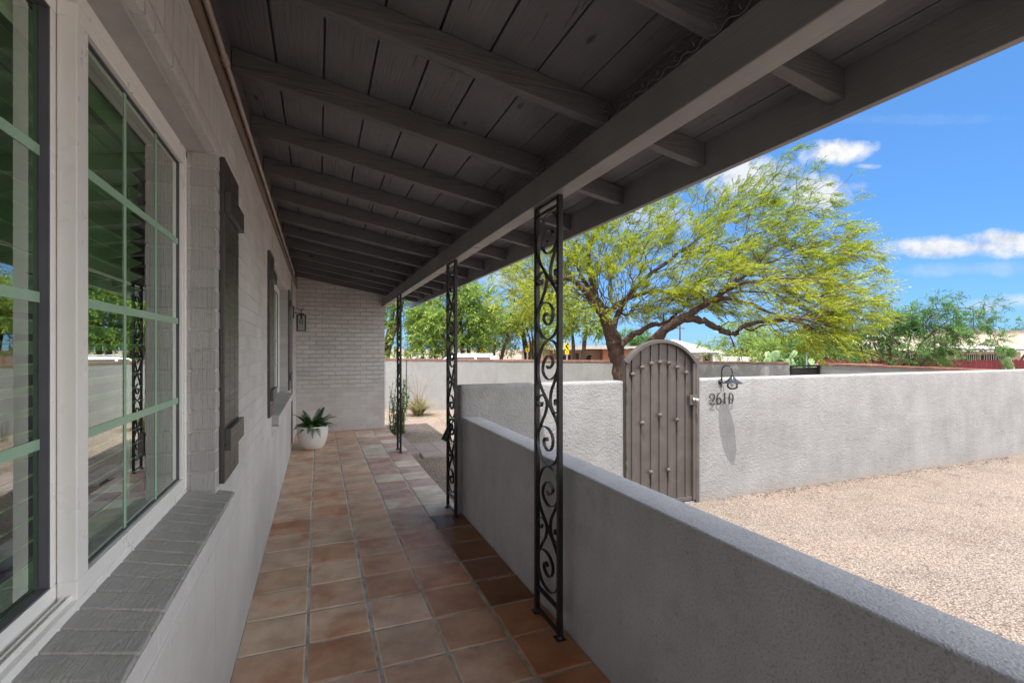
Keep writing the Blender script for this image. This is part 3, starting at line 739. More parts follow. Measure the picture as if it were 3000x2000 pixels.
# ------------------------------------------------------------------ low wall, gate wall, courtyard wall
def rounded_wall(name, p0, p1, th, zb, zt, mat, r=.03, nl=60, wob=.004, seg=4):
    """wall from p0 to p1 (front face line), thickness to the left of the direction, rounded top edges"""
    p0 = Vector((p0[0], p0[1], 0)); p1 = Vector((p1[0], p1[1], 0)); d = (p1 - p0); L = d.length; d.normalize(); nrm = Vector((-d.y, d.x, 0))
    prof = [(0, zb), (0, (zb + zt) / 2), (0, zt - r)]
    for k in range(1, seg + 1): a = math.pi / 2 * k / seg; prof.append((r - r * math.cos(a), zt - r + r * math.sin(a)))
    for k in range(seg + 1): a = math.pi / 2 * k / seg; prof.append((th - r + r * math.sin(a), zt - r + r * math.cos(a)))
    prof += [(th, (zb + zt) / 2), (th, zb)]
    n = len(prof); vs = []
    ts = [0, r * .15, r * .5, r] ; ts = [t for t in ts] + [r + (L - 2 * r) * k / nl for k in range(1, nl)] + [L - r, L - r * .5, L - r * .15, L]
    for t in ts:
        e = min(t, L - t); ins = 0 if e >= r else r - math.sqrt(max(0, r * r - (r - e) ** 2))
        for a, z in prof:
            w = wob * mnoise.noise(Vector((t * 2.1 + p0.x, z * 2.3, a * 5)))
            aa = min(max(a, ins * .9), th - ins * .9); zz = min(z, zt - ins * .9)
            q = p0 + d * t + nrm * (aa + (w if .0 < e else 0)); vs.append((q.x, q.y, zz + (w * .8 if z > zt - .05 else 0)))
    fs = [(i * n + j, i * n + j + 1, (i + 1) * n + j + 1, (i + 1) * n + j) for i in range(len(ts) - 1) for j in range(n - 1)]
    fs += [tuple(range(n))[::-1], tuple((len(ts) - 1) * n + j for j in range(n))]
    m = MB(); m.add(vs, fs); o = m.build(name, mat, smooth=True)
    return o
GY = 4.05
lw = rounded_wall('low_wall', (1.315, -2.6), (1.315, GY + .02), .162, -.25, .820, M['parapet'], .012)
tag(lw, 'low grey stucco wall in shade along the porch edge', 'wall')
gl0, _ = on_y(1830, 1100, GY); gr0, _ = on_y(2047, 1100, GY)
gw = empty('garden_wall', (gr0, GY, -.2), 'pale rough stucco garden wall running either side of the arched gate', 'wall')
def wall_part(x0, x1):
    o = rounded_wall('wall_section', (x0, GY), (x1, GY), .17, -.3, 1.097, M['gwall'], .03, int((x1 - x0) * 14)); put(o, gw)
wall_part(1.130, gl0 - .002); wall_part(gr0 + .002, 13.5)

def back_wall():
    A, D = Vector((1.58, 12.71, 0)), Vector((10.2, 8.2, 0)); A0 = A + (A - D).normalized() * 6
    E, Fp = Vector((11.16, 8.16, 0)), Vector((10.6, 4.7, 0))
    w = empty('courtyard_wall', (A.x, A.y, -.13), 'long light grey stucco wall with a red brick cap behind the courtyard', 'wall')
    def run(p, q, za, zb_, zt):
        d = (q - p).normalized(); nr = Vector((d.y, -d.x, 0))
        if nr.dot(Vector((0, 0, 0)) - p) < 0: nr = -nr
        m = MB(); a, b = p, q
        lo = [(a.x, a.y, za), (b.x, b.y, za), (b.x - nr.x * .2, b.y - nr.y * .2, za), (a.x - nr.x * .2, a.y - nr.y * .2, za)]
        tops = [zb_, zt, zt, zb_]
        m.hexa(lo, [(p_[0], p_[1], t - .03) for p_, t in zip(lo, tops)]); m.build('stucco_face', M['bwall'], w)
        m = MB(); mm = MB(); L = (q - p).length; n = int(L / .215); f = .03
        for i in range(n):
            s0, s1 = L * i / n + .005, L * (i + 1) / n - .005; z = zb_ + (zt - zb_) * i / n
            a_ = p + d * s0 + nr * f * .5; b_ = p + d * s1 + nr * f * .5; k = -nr * (.2 + f)
            j = random.uniform(-.003, .003)
            m.hexa([(v.x, v.y, z - .028 + j) for v in (a_, b_, b_ + k, a_ + k)], [(v.x, v.y, z + .010 + j) for v in (a_, b_, b_ + k, a_ + k)])
        m.build('brick_cap', M['cap'], w)
        a_ = p + nr * .008; b_ = q + nr * .008; k = -nr * .215
        mm.hexa([(v.x, v.y, (zb_ if i in (0, 3) else zt) - .0285) for i, v in enumerate((a_, b_, b_ + k, a_ + k))], [(v.x, v.y, (zb_ if i in (0, 3) else zt) + .003) for i, v in enumerate((a_, b_, b_ + k, a_ + k))])
        mm.build('mortar_bed', M['mort'], w)
    run(A0, A, -.5, 1.18, 1.16); 
    d = (D - A).normalized()
    run(A + d * .004, D, -.5, 1.16, 1.09); run(Fp, E, -.5, 1.05, 1.06); run(E + Vector((.01, -.1, 0)), E + Vector((3, .4, 0)), -.7, 1.05, 1.0)
    m = MB(); q = A + d * .55 - Vector((d.y, -d.x, 0)) * 0; nr = Vector((-abs(d.y), -abs(d.x), 0)).normalized()
    nr = Vector((d.y, -d.x, 0)); nr = nr if nr.y < 0 else -nr
    q = q + nr * .006; m.tube([(q.x, q.y, -.1), (q.x, q.y, 1.12)], .009, 6); m.build('joint_strip', M['iron'], w)
    # black driveway gate between D and E
    g = empty('driveway_gate', ((D.x + E.x) / 2, D.y, -.2), 'low black metal gate in the gap of the brick capped wall', 'gate')
    a, b = D + Vector((.04, -.03, 0)), E + Vector((-.03, 0, 0))
    m = MB(); zt = 1.03
    for x in (0, 1):
        p = a.lerp(b, x); m.box(p.x - .025, p.x + .025, p.y - .025, p.y + .025, -.3, zt)
    for z in (zt - .04, .1, .6): m.box(a.x + .026, b.x - .026, a.y - .02, a.y + .02, z, z + .04)
    m.build('frame', M['iron'], g)
    m = MB(); m.box(a.x + .03, b.x - .03, a.y + .004, a.y + .012, -.1, zt - .06); m.build('panel', M['black'], g)
back_wall()

# ------------------------------------------------------------------ arched gate
def gate():
    g = empty('arched_gate', ((gl0 + gr0) / 2, GY, -.2), 'taupe metal arched gate with pointed studs and a steel latch', 'gate')
    x0, x1 = gl0 + .012, gr0 - .055; cx = (x0 + x1) / 2; hw = (x1 - x0) / 2
    zs = 1.30; _, za = on_y(1939, 994, GY - .02); zb = -.165
    rise = za - zs; Rr = (hw * hw + rise * rise) / (2 * rise)
    def arch(x, inset=0):
        return zs - (Rr - rise) + math.sqrt(max(0, (Rr - inset) ** 2 - (x - cx) ** 2))
    n = 26; ys = GY + .02
    poly = [(x0, zb), (x1, zb)] + [(x1 - (x1 - x0) * k / n, arch(x1 - (x1 - x0) * k / n, .012)) for k in range(n + 1)]
    m = MB(); m.prism(poly, (0, ys, 0), (1, 0, 0), (0, 0, 1), (0, 1, 0), .004); m.build('sheet', M['gatemetal'], g)
    # frame: stiles, bottom rail, arch band
    pts = [(x0 - .004, arch(x0, .0))] ; band = [(x0 + (x1 - x0) * k / n, arch(x0 + (x1 - x0) * k / n, .018)) for k in range(n + 1)]
    m = MB(); m.ribbon(band, .034, (0, ys - .052, 0), (1, 0, 0), (0, 0, 1), (0, 1, 0), .075)
    m.build('arch_band', M['gatemetal'], g, bevel=.002)
    m = MB(); m.box(x0 - .004, x0 + .03, ys - .035, ys - .001, zb, arch(x0, .02)); m.build('stile', M['gatemetal'], g, bevel=.002)
    m = MB(); m.box(x1 - .03, x1 + .004, ys - .035, ys - .001, zb, arch(x1, .02)); m.build('stile', M['gatemetal'], g, bevel=.002)
    m = MB(); m.box(x0 + .031, x1 - .031, ys - .02, ys - .001, zb, zb + .035); m.build('bottom_rail', M['gatemetal'], g, bevel=.002)
    # ribs
    for cxp in (535, 605, 680, 745, 812, 880, 945):
        x, _ = on_y(1650 + cxp / 2.613, 1200, GY); m = MB()
        m.box(x - .006, x + .006, ys - .013, ys - .0005, zb + .036, arch(x, .034) - .004); m.build('rib', M['gatemetal'], g)
    for sx, sy in ((541,510),(614,457),(684,428),(750,418),(817,424),(883,456),(951,497),(614,883),(750,822),(880,858),(679,1258),(815,1242)):
        x, z = on_y(1650 + (sx - 3) / 2.613, 900 + (sy + 4) / 2.613, GY - .02)
        m = MB(); m.lathe([(.018, 0), (.018, -.006), (.013, -.009), (.013, -.022), (.024, -.026), (.016, -.034), (0.0005, -.043)], (x, ys - .0125, z), 8, 'y')
        m.build('stud', M['gatemetal'], g)
    # latch
    x, z = on_y(1650 + 985 / 2.613, 900 + 708 / 2.613, GY)
    m = MB(); m.box(x - .045, x + .05, ys - .045, ys - .0125, z - .05, z + .05); m.build('lock_box', M['gatemetal'], g, bevel=.004)
    m = MB(); m.lathe([(.026, 0), (.026, -.01), (.012, -.014), (.012, -.03), (.024, -.038), (.026, -.05), (.018, -.06), (0.0005, -.062)], (x + .01, ys - .0455, z), 20, 'y'); m.build('knob', M['steel'], g, smooth=True)
    # hinges
    for zz in (1.05, .92, .38, .28):
        m = MB(); m.tube([(x0 - .004, ys - .042, zz - .018), (x0 - .004, ys - .042, zz + .018)], .009, 10); m.build('hinge', M['gatemetal'], g)
    # jamb posts
    m = MB(); m.box(x1 + .012, gr0 - .001, GY - .012, GY + .045, -.2, 1.315); m.build('jamb', M['gatemetal'], g, bevel=.003)
    m = MB(); m.box(gl0, x0 - .016, GY - .012, GY + .045, -.2, 1.30); m.build('jamb', M['gatemetal'], g, bevel=.003)
    m = MB(); m.box(x1 - .13, x1 + .0, ys - .02, ys + .06, -.2, -.180); m.build('threshold', M['galv'], g, bevel=.003)
gate()

# ------------------------------------------------------------------ gooseneck lamp and house numbers
def gooseneck():
    X = 4.011; z0 = 1.058; y = GY; ys = 3.883
    g = empty('wall_lamp', (X, y, z0), 'dark gooseneck lamp with conical shade on the pale wall above the numbers', 'lamp')
    m = MB(); m.lathe([(.028, 0), (.030, -.006), (.026, -.014), (.012, -.02), (.010, -.03)], (X, y + .002, z0), 20, 'y'); m.tube([(X, y - .014, z0 - .012), (X, y - .014, z0 - .07)], [.010, .002], 8); m.build('wall_plate', M['lampblack'], g, smooth=True)
    zt = 1.165; r = (y - .022 - ys) / 2
    pts = [(X, y - .022, z0), (X, y - .022, zt)] + [(X, y - .022 - r + r * math.cos(a), zt + r * math.sin(a)) for a in [math.pi * k / 14 for k in range(1, 15)]] + [(X, ys, 1.14)]
    m = MB(); m.tube(pts, .0075, 10); m.lathe([(.0155, 1.128), (.0155, 1.14), (.009, 1.15)], (X, ys, 0), 16); m.build('arm', M['lampblack'], g, smooth=True)
    m = MB(); prof = [(.012, 1.132), (.022, 1.120), (.036, 1.100), (.058, 1.080), (.088, 1.062), (.107, 1.054), (.107, 1.052), (.086, 1.059), (.056, 1.077), (.034, 1.096), (.012, 1.118)]
    m.lathe(prof, (X, ys, 0), 40); m.build('lamp_shade', M['lampblack'], g, smooth=True)
    m = MB(); m.lathe([(.035, 1.068), (.050, 1.050), (.056, 1.030), (.050, 1.008), (.032, .992), (.0005, .986)], (X, ys, 0), 28); m.build('globe', M['clear'], g, smooth=True)
    m = MB(); m.lathe([(.012, 1.085), (.012, 1.055), (.020, 1.035), (.014, 1.018), (.0005, 1.012)], (X, ys, 0), 14); m.build('bulb', M['white'], g, smooth=True)
gooseneck()
DIG = {
 '2': [([(-.30, .62), (-.42, .70), (-.40, .86), (-.22, .98), (.05, 1.0), (.30, .88), (.36, .68), (.22, .46), (-.05, .26), (-.40, .03)], [.10, .16, .10, .08, .12, .18, .22, .16, .10, .06]), ([(-.42, .04), (.0, .04), (.30, .02), (.46, .10)], [.09, .12, .12, .05])],
 '6': [([(.22, 1.06), (.02, .98), (-.20, .78), (-.34, .48), (-.32, .20), (-.12, .02), (.12, .0), (.34, .16), (.36, .38), (.20, .56), (-.02, .56), (-.24, .42)], [.06, .12, .16, .20, .20, .12, .10, .18, .18, .10, .08, .05])],
 '1': [([(-.20, .86), (.0, .96)], [.04, .10]), ([(.03, 1.0), (.03, .5), (.03, .02)], [.20, .18, .18]), ([(-.2, .02), (.03, .02), (.26, .02)], [.05, .05, .05])],
 '0': [([(.0, 1.0), (.24, .86), (.34, .5), (.24, .14), (.0, .0), (-.24, .14), (-.34, .5), (-.24, .86), (.0, 1.0)], [.07, .13, .21, .13, .07, .13, .21, .13, .07])]}
for ch, ax, y0, y1, nm in (('2', 341, 408, 528, 'first digit, a curved 2'), ('6', 415, 400, 522, 'second digit, a round 6 with a tall tail'), ('1', 482, 396, 516, 'third digit, a straight 1'), ('0', 556, 396, 516, 'last digit, an oval 0')):
    X, zb = on_y(2000 + ax / 3.92, 1050 + y1 / 3.92, GY - .02); _, zt = on_y(2000 + ax / 3.92, 1050 + y0 / 3.92, GY - .02); h = zt - zb
    m = MB()
    for pts, ws in DIG[ch]:
        q = smooth_poly([(a, b, w) for (a, b), w in zip(pts, ws)], 5) if len(pts) > 2 else [(a, b, w) for (a, b), w in zip(pts, ws)]
        m.ribbon([(a * h * .72, b * h) for a, b, w in q], [w * h * .75 for a, b, w in q], (X, GY - .022, zb), (1, 0, 0), (0, 0, 1), (0, 1, 0), .005)
    for dz in (.15, .85): m.tube([(X + (.0 if ch == '1' else -.0), GY - .018, zb + h * (.0 + dz if ch == '1' else (0.0 if dz < .5 else 1.0))), (X, GY + .004, zb + h * (dz if ch == '1' else (0.0 if dz < .5 else 1.0)))], .0025, 6)
    o = rebase(m.build('house_number', M['black']), (X, GY, zb)); tag(o, 'black metal house number, ' + nm + ' of 2610', 'house number', 'house numbers beside the gate')

# ------------------------------------------------------------------ lantern by the end wall
def lantern():
    y = 7.84; zt = 1.93
    l = empty('wall_lantern', (WX, y, 1.9), 'black box lantern with clear glass hanging on the brick wall near the porch end', 'lantern')
    m = MB(); m.box(WX + .001, WX + .018, y - .05, y + .05, 1.86, 2.04); m.build('wall_plate', M['lampblack'], l, bevel=.004)
    cx = -.235; h0, h1, a = 1.675, 1.915, .065
    m = MB(); m.tube([(WX + .018, y, 2.005), (WX + .05, y, 2.01), (cx - .03, y, 1.995), (cx, y, 1.985), (cx + .03, y, 2.0)], .005, 8); m.tube([(cx, y, 1.99), (cx, y, 1.93)], .006, 8); m.tube([(WX + .018, y, 1.935), (cx - .03, y, 1.935)], .005, 8); m.build('arm', M['lampblack'], l, smooth=True)
    m = MB(); t = .009
    for sx in (-1, 1):
        for sy in (-1, 1): m.box(cx + sx * (a - t) - t, cx + sx * (a - t) + t, y + sy * (a - t) - t, y + sy * (a - t) + t, h0 + .012, h1 - .012)
    for z0, z1 in ((h0, h0 + .012), (h1 - .012, h1)):
        m.box(cx - a, cx + a, y - a, y - a + .012, z0, z1); m.box(cx - a, cx + a, y + a - .012, y + a, z0, z1); m.box(cx - a, cx - a + .012, y - a + .012, y + a - .012, z0, z1); m.box(cx + a - .012, cx + a, y - a + .012, y + a - .012, z0, z1)
    m.box(cx - a + .012, cx + a - .012, y - a + .012, y + a - .012, h1 - .010, h1 - .002); m.box(cx - .035, cx + .035, y - .035, y + .035, h1 + .0005, h1 + .02); m.build('frame', M['lampblack'], l)
    m = MB()
    for sx in (-1, 1): m.box(cx + sx * (a - .004) - .001, cx + sx * (a - .004) + .001, y - a + .013, y + a - .013, h0 + .013, h1 - .013)
    for sy in (-1, 1): m.box(cx - a + .013, cx + a - .013, y + sy * (a - .004) - .001, y + sy * (a - .004) + .001, h0 + .013, h1 - .013)
    m.build('glass_pane', M['clear'], l)
    m = MB(); m.lathe([(.014, 1.905), (.014, 1.87), (.0005, 1.869)], (cx, y, 0), 12); m.build('socket', M['lampblack'], l)
    m = MB(); m.lathe([(.011, 1.868), (.024, 1.84), (.029, 1.815), (.022, 1.79), (.0005, 1.778)], (cx, y, 0), 16); m.build('bulb', M['clear'], l, smooth=True)
lantern()

# ------------------------------------------------------------------ potted fern
def fern():
    cx, cy = -.075, 7.5
    p = empty('potted_fern', (cx, cy, 0), 'round white pot with a green fern at the far end of the porch', 'potted plant')
    m = MB(); m.lathe([(.118, .004), (.135, .012), (.165, .06), (.190, .13), (.202, .21), (.203, .30), (.206, .325), (.198, .327), (.192, .30), (.19, .27)], (cx, cy, 0), 48); m.build('pot', M['pot'], p, smooth=True)
    m = MB(); m.lathe([(.19, .268), (.1, .285), (.0005, .29)], (cx, cy, 0), 24); m.build('soil', M['soil'], p, smooth=True)
    m = MB(); rnd = random.Random(5)
    for i in range(54):
        a = rnd.uniform(0, 6.28); L = rnd.uniform(.18, .36); up = rnd.uniform(.55, 1.35); c0 = Vector((cx + math.cos(a) * .05, cy + math.sin(a) * .05, .29))
        dirh = Vector((math.cos(a), math.sin(a), 0)); pts = []; n = 20
        for k in range(n + 1):
            t = k / n; pts.append(c0 + dirh * (L * t * (1.0 - .2 * up)) + Vector((0, 0, L * (up * t - (.55 + .5 * (1.2 - up)) * t * t))))
        g = rnd.uniform(.7, 1.3); cc = (.025 * g, .11 * g, .035 * g) if rnd.random() < .8 else (.14, .26, .05)
        for k in range(1, n):
            q = pts[k]; t = (pts[k + 1] - pts[k - 1]).normalized(); s = t.cross(Vector((0, 0, 1))).normalized(); ln = .050 * math.sin(math.pi * (k / n) ** .7) + .006
            for sg in (1, -1):
                tip = q + (s * sg + t * .45).normalized() * ln + Vector((0, 0, -ln * .25)); w = t * .0058
                m.add([q - w, q + w, q + w * .8 + (tip - q) * .6, tip, q - w * .8 + (tip - q) * .6], [(0, 1, 2, 3, 4)], cc)
        m.tube([pts[0], pts[n // 2], pts[n]], [.003, .002, .001], 4, c=(.05, .09, .03))
    m.build('fronds', M['fern'], p)
fern()

# ------------------------------------------------------------------ vegetation
def quads_mesh(name, V4, C, mat, parent):
    n = len(V4); me = bpy.data.meshes.new(name)
    me.vertices.add(n * 4); me.loops.add(n * 4); me.polygons.add(n)
    me.vertices.foreach_set('co', V4.astype(np.float32).ravel())
    me.loops.foreach_set('vertex_index', np.arange(n * 4, dtype=np.int32))
    me.polygons.foreach_set('loop_start', np.arange(0, n * 4, 4, dtype=np.int32))
    me.update(calc_edges=True)
    ca = me.color_attributes.new('Col', 'FLOAT_COLOR', 'CORNER')
    cc = np.repeat(np.hstack([C, np.ones((n, 1))]).astype(np.float32), 4, axis=0); ca.data.foreach_set('color', cc.ravel())
    me.materials.append(mat); o = bpy.data.objects.new(name, me); col.objects.link(o)
    if parent: put(o, parent)
    return o
def unit(a): return a / (np.linalg.norm(a, axis=-1, keepdims=True) + 1e-9)

def make_tree(name, base, label, cat, limbs, targets, group=None, step=.16, leaf_len=.07, leaf_w=.018, sprays=2, per=9, spray_len=.22,
              cols=((.20, .27, .03), (.30, .34, .035), (.12, .20, .03)), droop=.25, seed=1, tip_r=.0035, bare=0.0, wind=(0, 0, 0), jitter=.06, leafmix=None, thin_r=.011, focus=None, flow=0.0, barefn=None, rnd=.55):
    rng = np.random.default_rng(seed); t = empty(name, base, label, cat, group)
    pos = []; par = []; fixr = []; lead = []
    for li, (attach, pts) in enumerate(limbs):
        prev = -1 if attach is None else min(range(len(pos)), key=lambda i: np.linalg.norm(pos[i] - np.array(pts[0][0])))
        pp = [np.array(q, float) for q, _ in pts]; rr = [r for _, r in pts]
        sm = smooth_poly([tuple(p) + (r,) for p, r in zip(pp, rr)], 5) if len(pp) > 2 else [tuple(p) + (r,) for p, r in zip(pp, rr)]
        for k, q in enumerate(sm):
            if attach is not None and k == 0: continue
            q3 = np.array(q[:3]) + (rng.normal(0, .012, 3) if k > 1 else 0)
            pos.append(q3); par.append(prev); fixr.append(max(q[3], .006)); prev = len(pos) - 1
    nl = len(pos)
    cap_ = nl + len(targets) * 14 + 100
    PA = np.zeros((cap_, 3)); PA[:nl] = pos; cnt = nl
    targets = np.array(targets, float)
    d0 = np.array([np.min(np.linalg.norm(PA[:nl] - q, axis=1)) for q in targets]); targets = targets[np.argsort(d0)]
    tips = []; wind = np.array(wind, float)
    for q in targets:
        dv = q - PA[:cnt]; dd = np.linalg.norm(dv, axis=1)
        if focus is not None:
            od = unit(PA[:cnt] - focus); cosa = (dv * od).sum(1) / (dd + 1e-6); i = int(np.argmin(dd * (1.9 - cosa)))
        else: i = int(np.argmin(dd))
        d = dd[i]
        if d < step * .6 or d > 3.2: continue
        k = min(12, max(1, int(d / step))); a = PA[i]; side = rng.normal(0, 1, 3); side -= side.dot(q - a) * (q - a) / (d * d); side /= (np.linalg.norm(side) + 1e-6)
        prev = i; bend = rng.uniform(.03, .12 if focus is not None else .16) * d
        for s in range(1, k + 1):
            f = s / k; p = a + (q - a) * f + side * bend * math.sin(math.pi * f) + rng.normal(0, jitter * step, 3) + np.array([0, 0, .10 * d * math.sin(math.pi * f)])
            PA[cnt] = p; par.append(prev); fixr.append(0); prev = cnt; cnt += 1
        tips.append(prev)
    PA = PA[:cnt]; par = np.array(par)
    r = np.zeros(cnt); acc = np.zeros(cnt); haschild = np.zeros(cnt, bool)
    for i in range(cnt - 1, -1, -1):
        ri = acc[i] ** (1 / 2.4) if acc[i] > 0 else tip_r
        r[i] = max(ri, tip_r)
        if i < nl: r[i] = fixr[i]
        elif r[i] > .05: r[i] = .05
        if par[i] >= 0: acc[par[i]] += r[i] ** 2.4 if i >= nl else 0; haschild[par[i]] = True
    r[:nl] *= rng.uniform(.88, 1.13, nl)
    E = np.array([i for i in range(cnt) if par[i] >= 0]); Pp = par[E]
    D = unit(PA[E] - PA[Pp]); ndir = np.zeros((cnt, 3)); ndir[E] = D; ndir[par < 0] = [0, 0, 1]
    def rings(cent, dr, rad, ns):
        ref = np.where(np.abs(dr[:, 2:3]) < .85, np.array([[0, 0, 1.]]), np.array([[1., 0, 0]]))
        a = unit(np.cross(dr, ref)); b = np.cross(dr, a); ang = np.arange(ns) * 2 * np.pi / ns
        return cent[:, None, :] + rad[:, None, None] * (np.cos(ang)[None, :, None] * a[:, None, :] + np.sin(ang)[None, :, None] * b[:, None, :])
    for nm, sel, ns, mt in (('trunk', r[E] >= .022, 9, M['bark']), ('twigs', r[E] < .022, 3, M['twig'])):
        e = E[sel]; p = Pp[sel]
        if not len(e): continue
        rp = np.minimum(r[p], r[e] * 1.35); dirp = unit(ndir[p] * .5 + ndir[e]); A = rings(PA[p], np.where((rp / r[p] > .7)[:, None], unit(ndir[p] + ndir[e] * .001), ndir[e]), rp, ns); B = rings(PA[e], ndir[e], r[e], ns)
        q = np.stack([A, np.roll(A, -1, 1), np.roll(B, -1, 1), B], axis=2).reshape(-1, 4, 3)
        o = quads_mesh(nm, q, np.ones((len(q), 3)) * .1, mt, t)
        if nm == 'trunk':
            bm = bmesh.new(); bm.from_mesh(o.data); bmesh.ops.remove_doubles(bm, verts=bm.verts, dist=.002); bm.to_mesh(o.data); bm.free()
            o.data.polygons.foreach_set('use_smooth', [True] * len(o.data.polygons))
    # leaves on thin nodes
    thin = np.where((r < thin_r) & (np.arange(cnt) >= nl))[0]
    thin = thin[rng.random(len(thin)) > bare]
    if barefn is not None: thin = thin[rng.random(len(thin)) > barefn(PA[thin])]
    cf = 1.0 / max(.35, leaf_len * 7)
    dens = np.array([mnoise.noise(Vector(p * cf * .9)) + .5 * mnoise.noise(Vector(p * cf * 2.3)) for p in PA[thin]])
    S = np.repeat(thin, rng.poisson(np.clip(sprays * (1.0 + 2.3 * dens), 0.15, sprays * 2.6))); n = len(S)
    o_ = PA[S] + rng.normal(0, .03, (n, 3)); fo = np.array(focus) if focus is not None else np.array(base)
    td = unit(ndir[S] * .55 + unit(PA[S] - fo) * flow + rng.normal(0, rnd, (n, 3)) + wind + np.array([0, 0, -droop]) * .6)
    J = per; jj = (np.arange(J) / J)[None, :, None]
    sl = spray_len * rng.uniform(.6, 1.3, (n, 1, 1))
    c = o_[:, None, :] + td[:, None, :] * sl * jj + np.array([0, 0, -1.])[None, None, :] * droop * sl * jj ** 2 * .8
    side = unit(np.cross(td, rng.normal(0, 1, (n, 3)) * .5 + np.array([0, 0, 1.]))); sgn = np.where(np.arange(J) % 2 == 0, 1., -1.)[None, :, None]
    ld = unit(td[:, None, :] * (.8 + flow) + side[:, None, :] * sgn * .75 + rng.normal(0, .25, (n, J, 3)) + np.array([0, 0, -.15]))
    nr = unit(rng.normal(0, .45, (n, J, 3)) + np.array([0, 0, 1.])); wv = unit(np.cross(ld, nr))
    L = leaf_len * rng.uniform(.6, 1.25, (n, J, 1)); Wd = leaf_w * rng.uniform(.7, 1.2, (n, J, 1))
    q = np.stack([c, c + ld * L * .45 + wv * Wd * .5, c + ld * L, c + ld * L * .45 - wv * Wd * .5], axis=2).reshape(-1, 4, 3)
    cl = np.array(cols); w = rng.dirichlet(np.ones(len(cl)) * .7, n)
    if leafmix is not None: w = leafmix(o_, w)
    cc = (w @ cl)[:, None, :] * rng.uniform(.75, 1.25, (n, J, 1)); cc = cc.reshape(-1, 3)
    quads_mesh('crown', q, cc, M['leaf'], t)
    return t

def ell(rng, c, rad, n, shell=.35):
    out = []
    while len(out) < n:
        v = rng.normal(0, 1, 3); v /= np.linalg.norm(v); f = (shell + (1 - shell) * rng.random()) ** .6
        out.append(np.array(c) + v * np.array(rad) * f)
    return out
def frame(px, py, d): return np.array(P(px, py, d))
def cam_ell(rng, px, py, d, hw, hh, dd, n, shell=.3):     # ellipsoid given by its centre seen in the photo and its size in metres
    c = frame(px, py, d); rt = np.array([CT, -ST, 0]); fw = np.array([ST, CT, 0]); up = np.array([0, 0, 1.])
    out = []
    for _ in range(n):
        v = rng.normal(0, 1, 3); v /= np.linalg.norm(v); f = (shell + (1 - shell) * rng.random()) ** .6
        v = v * f; out.append(c + rt * v[0] * hw + fw * v[1] * dd + up * v[2] * hh)
    return out

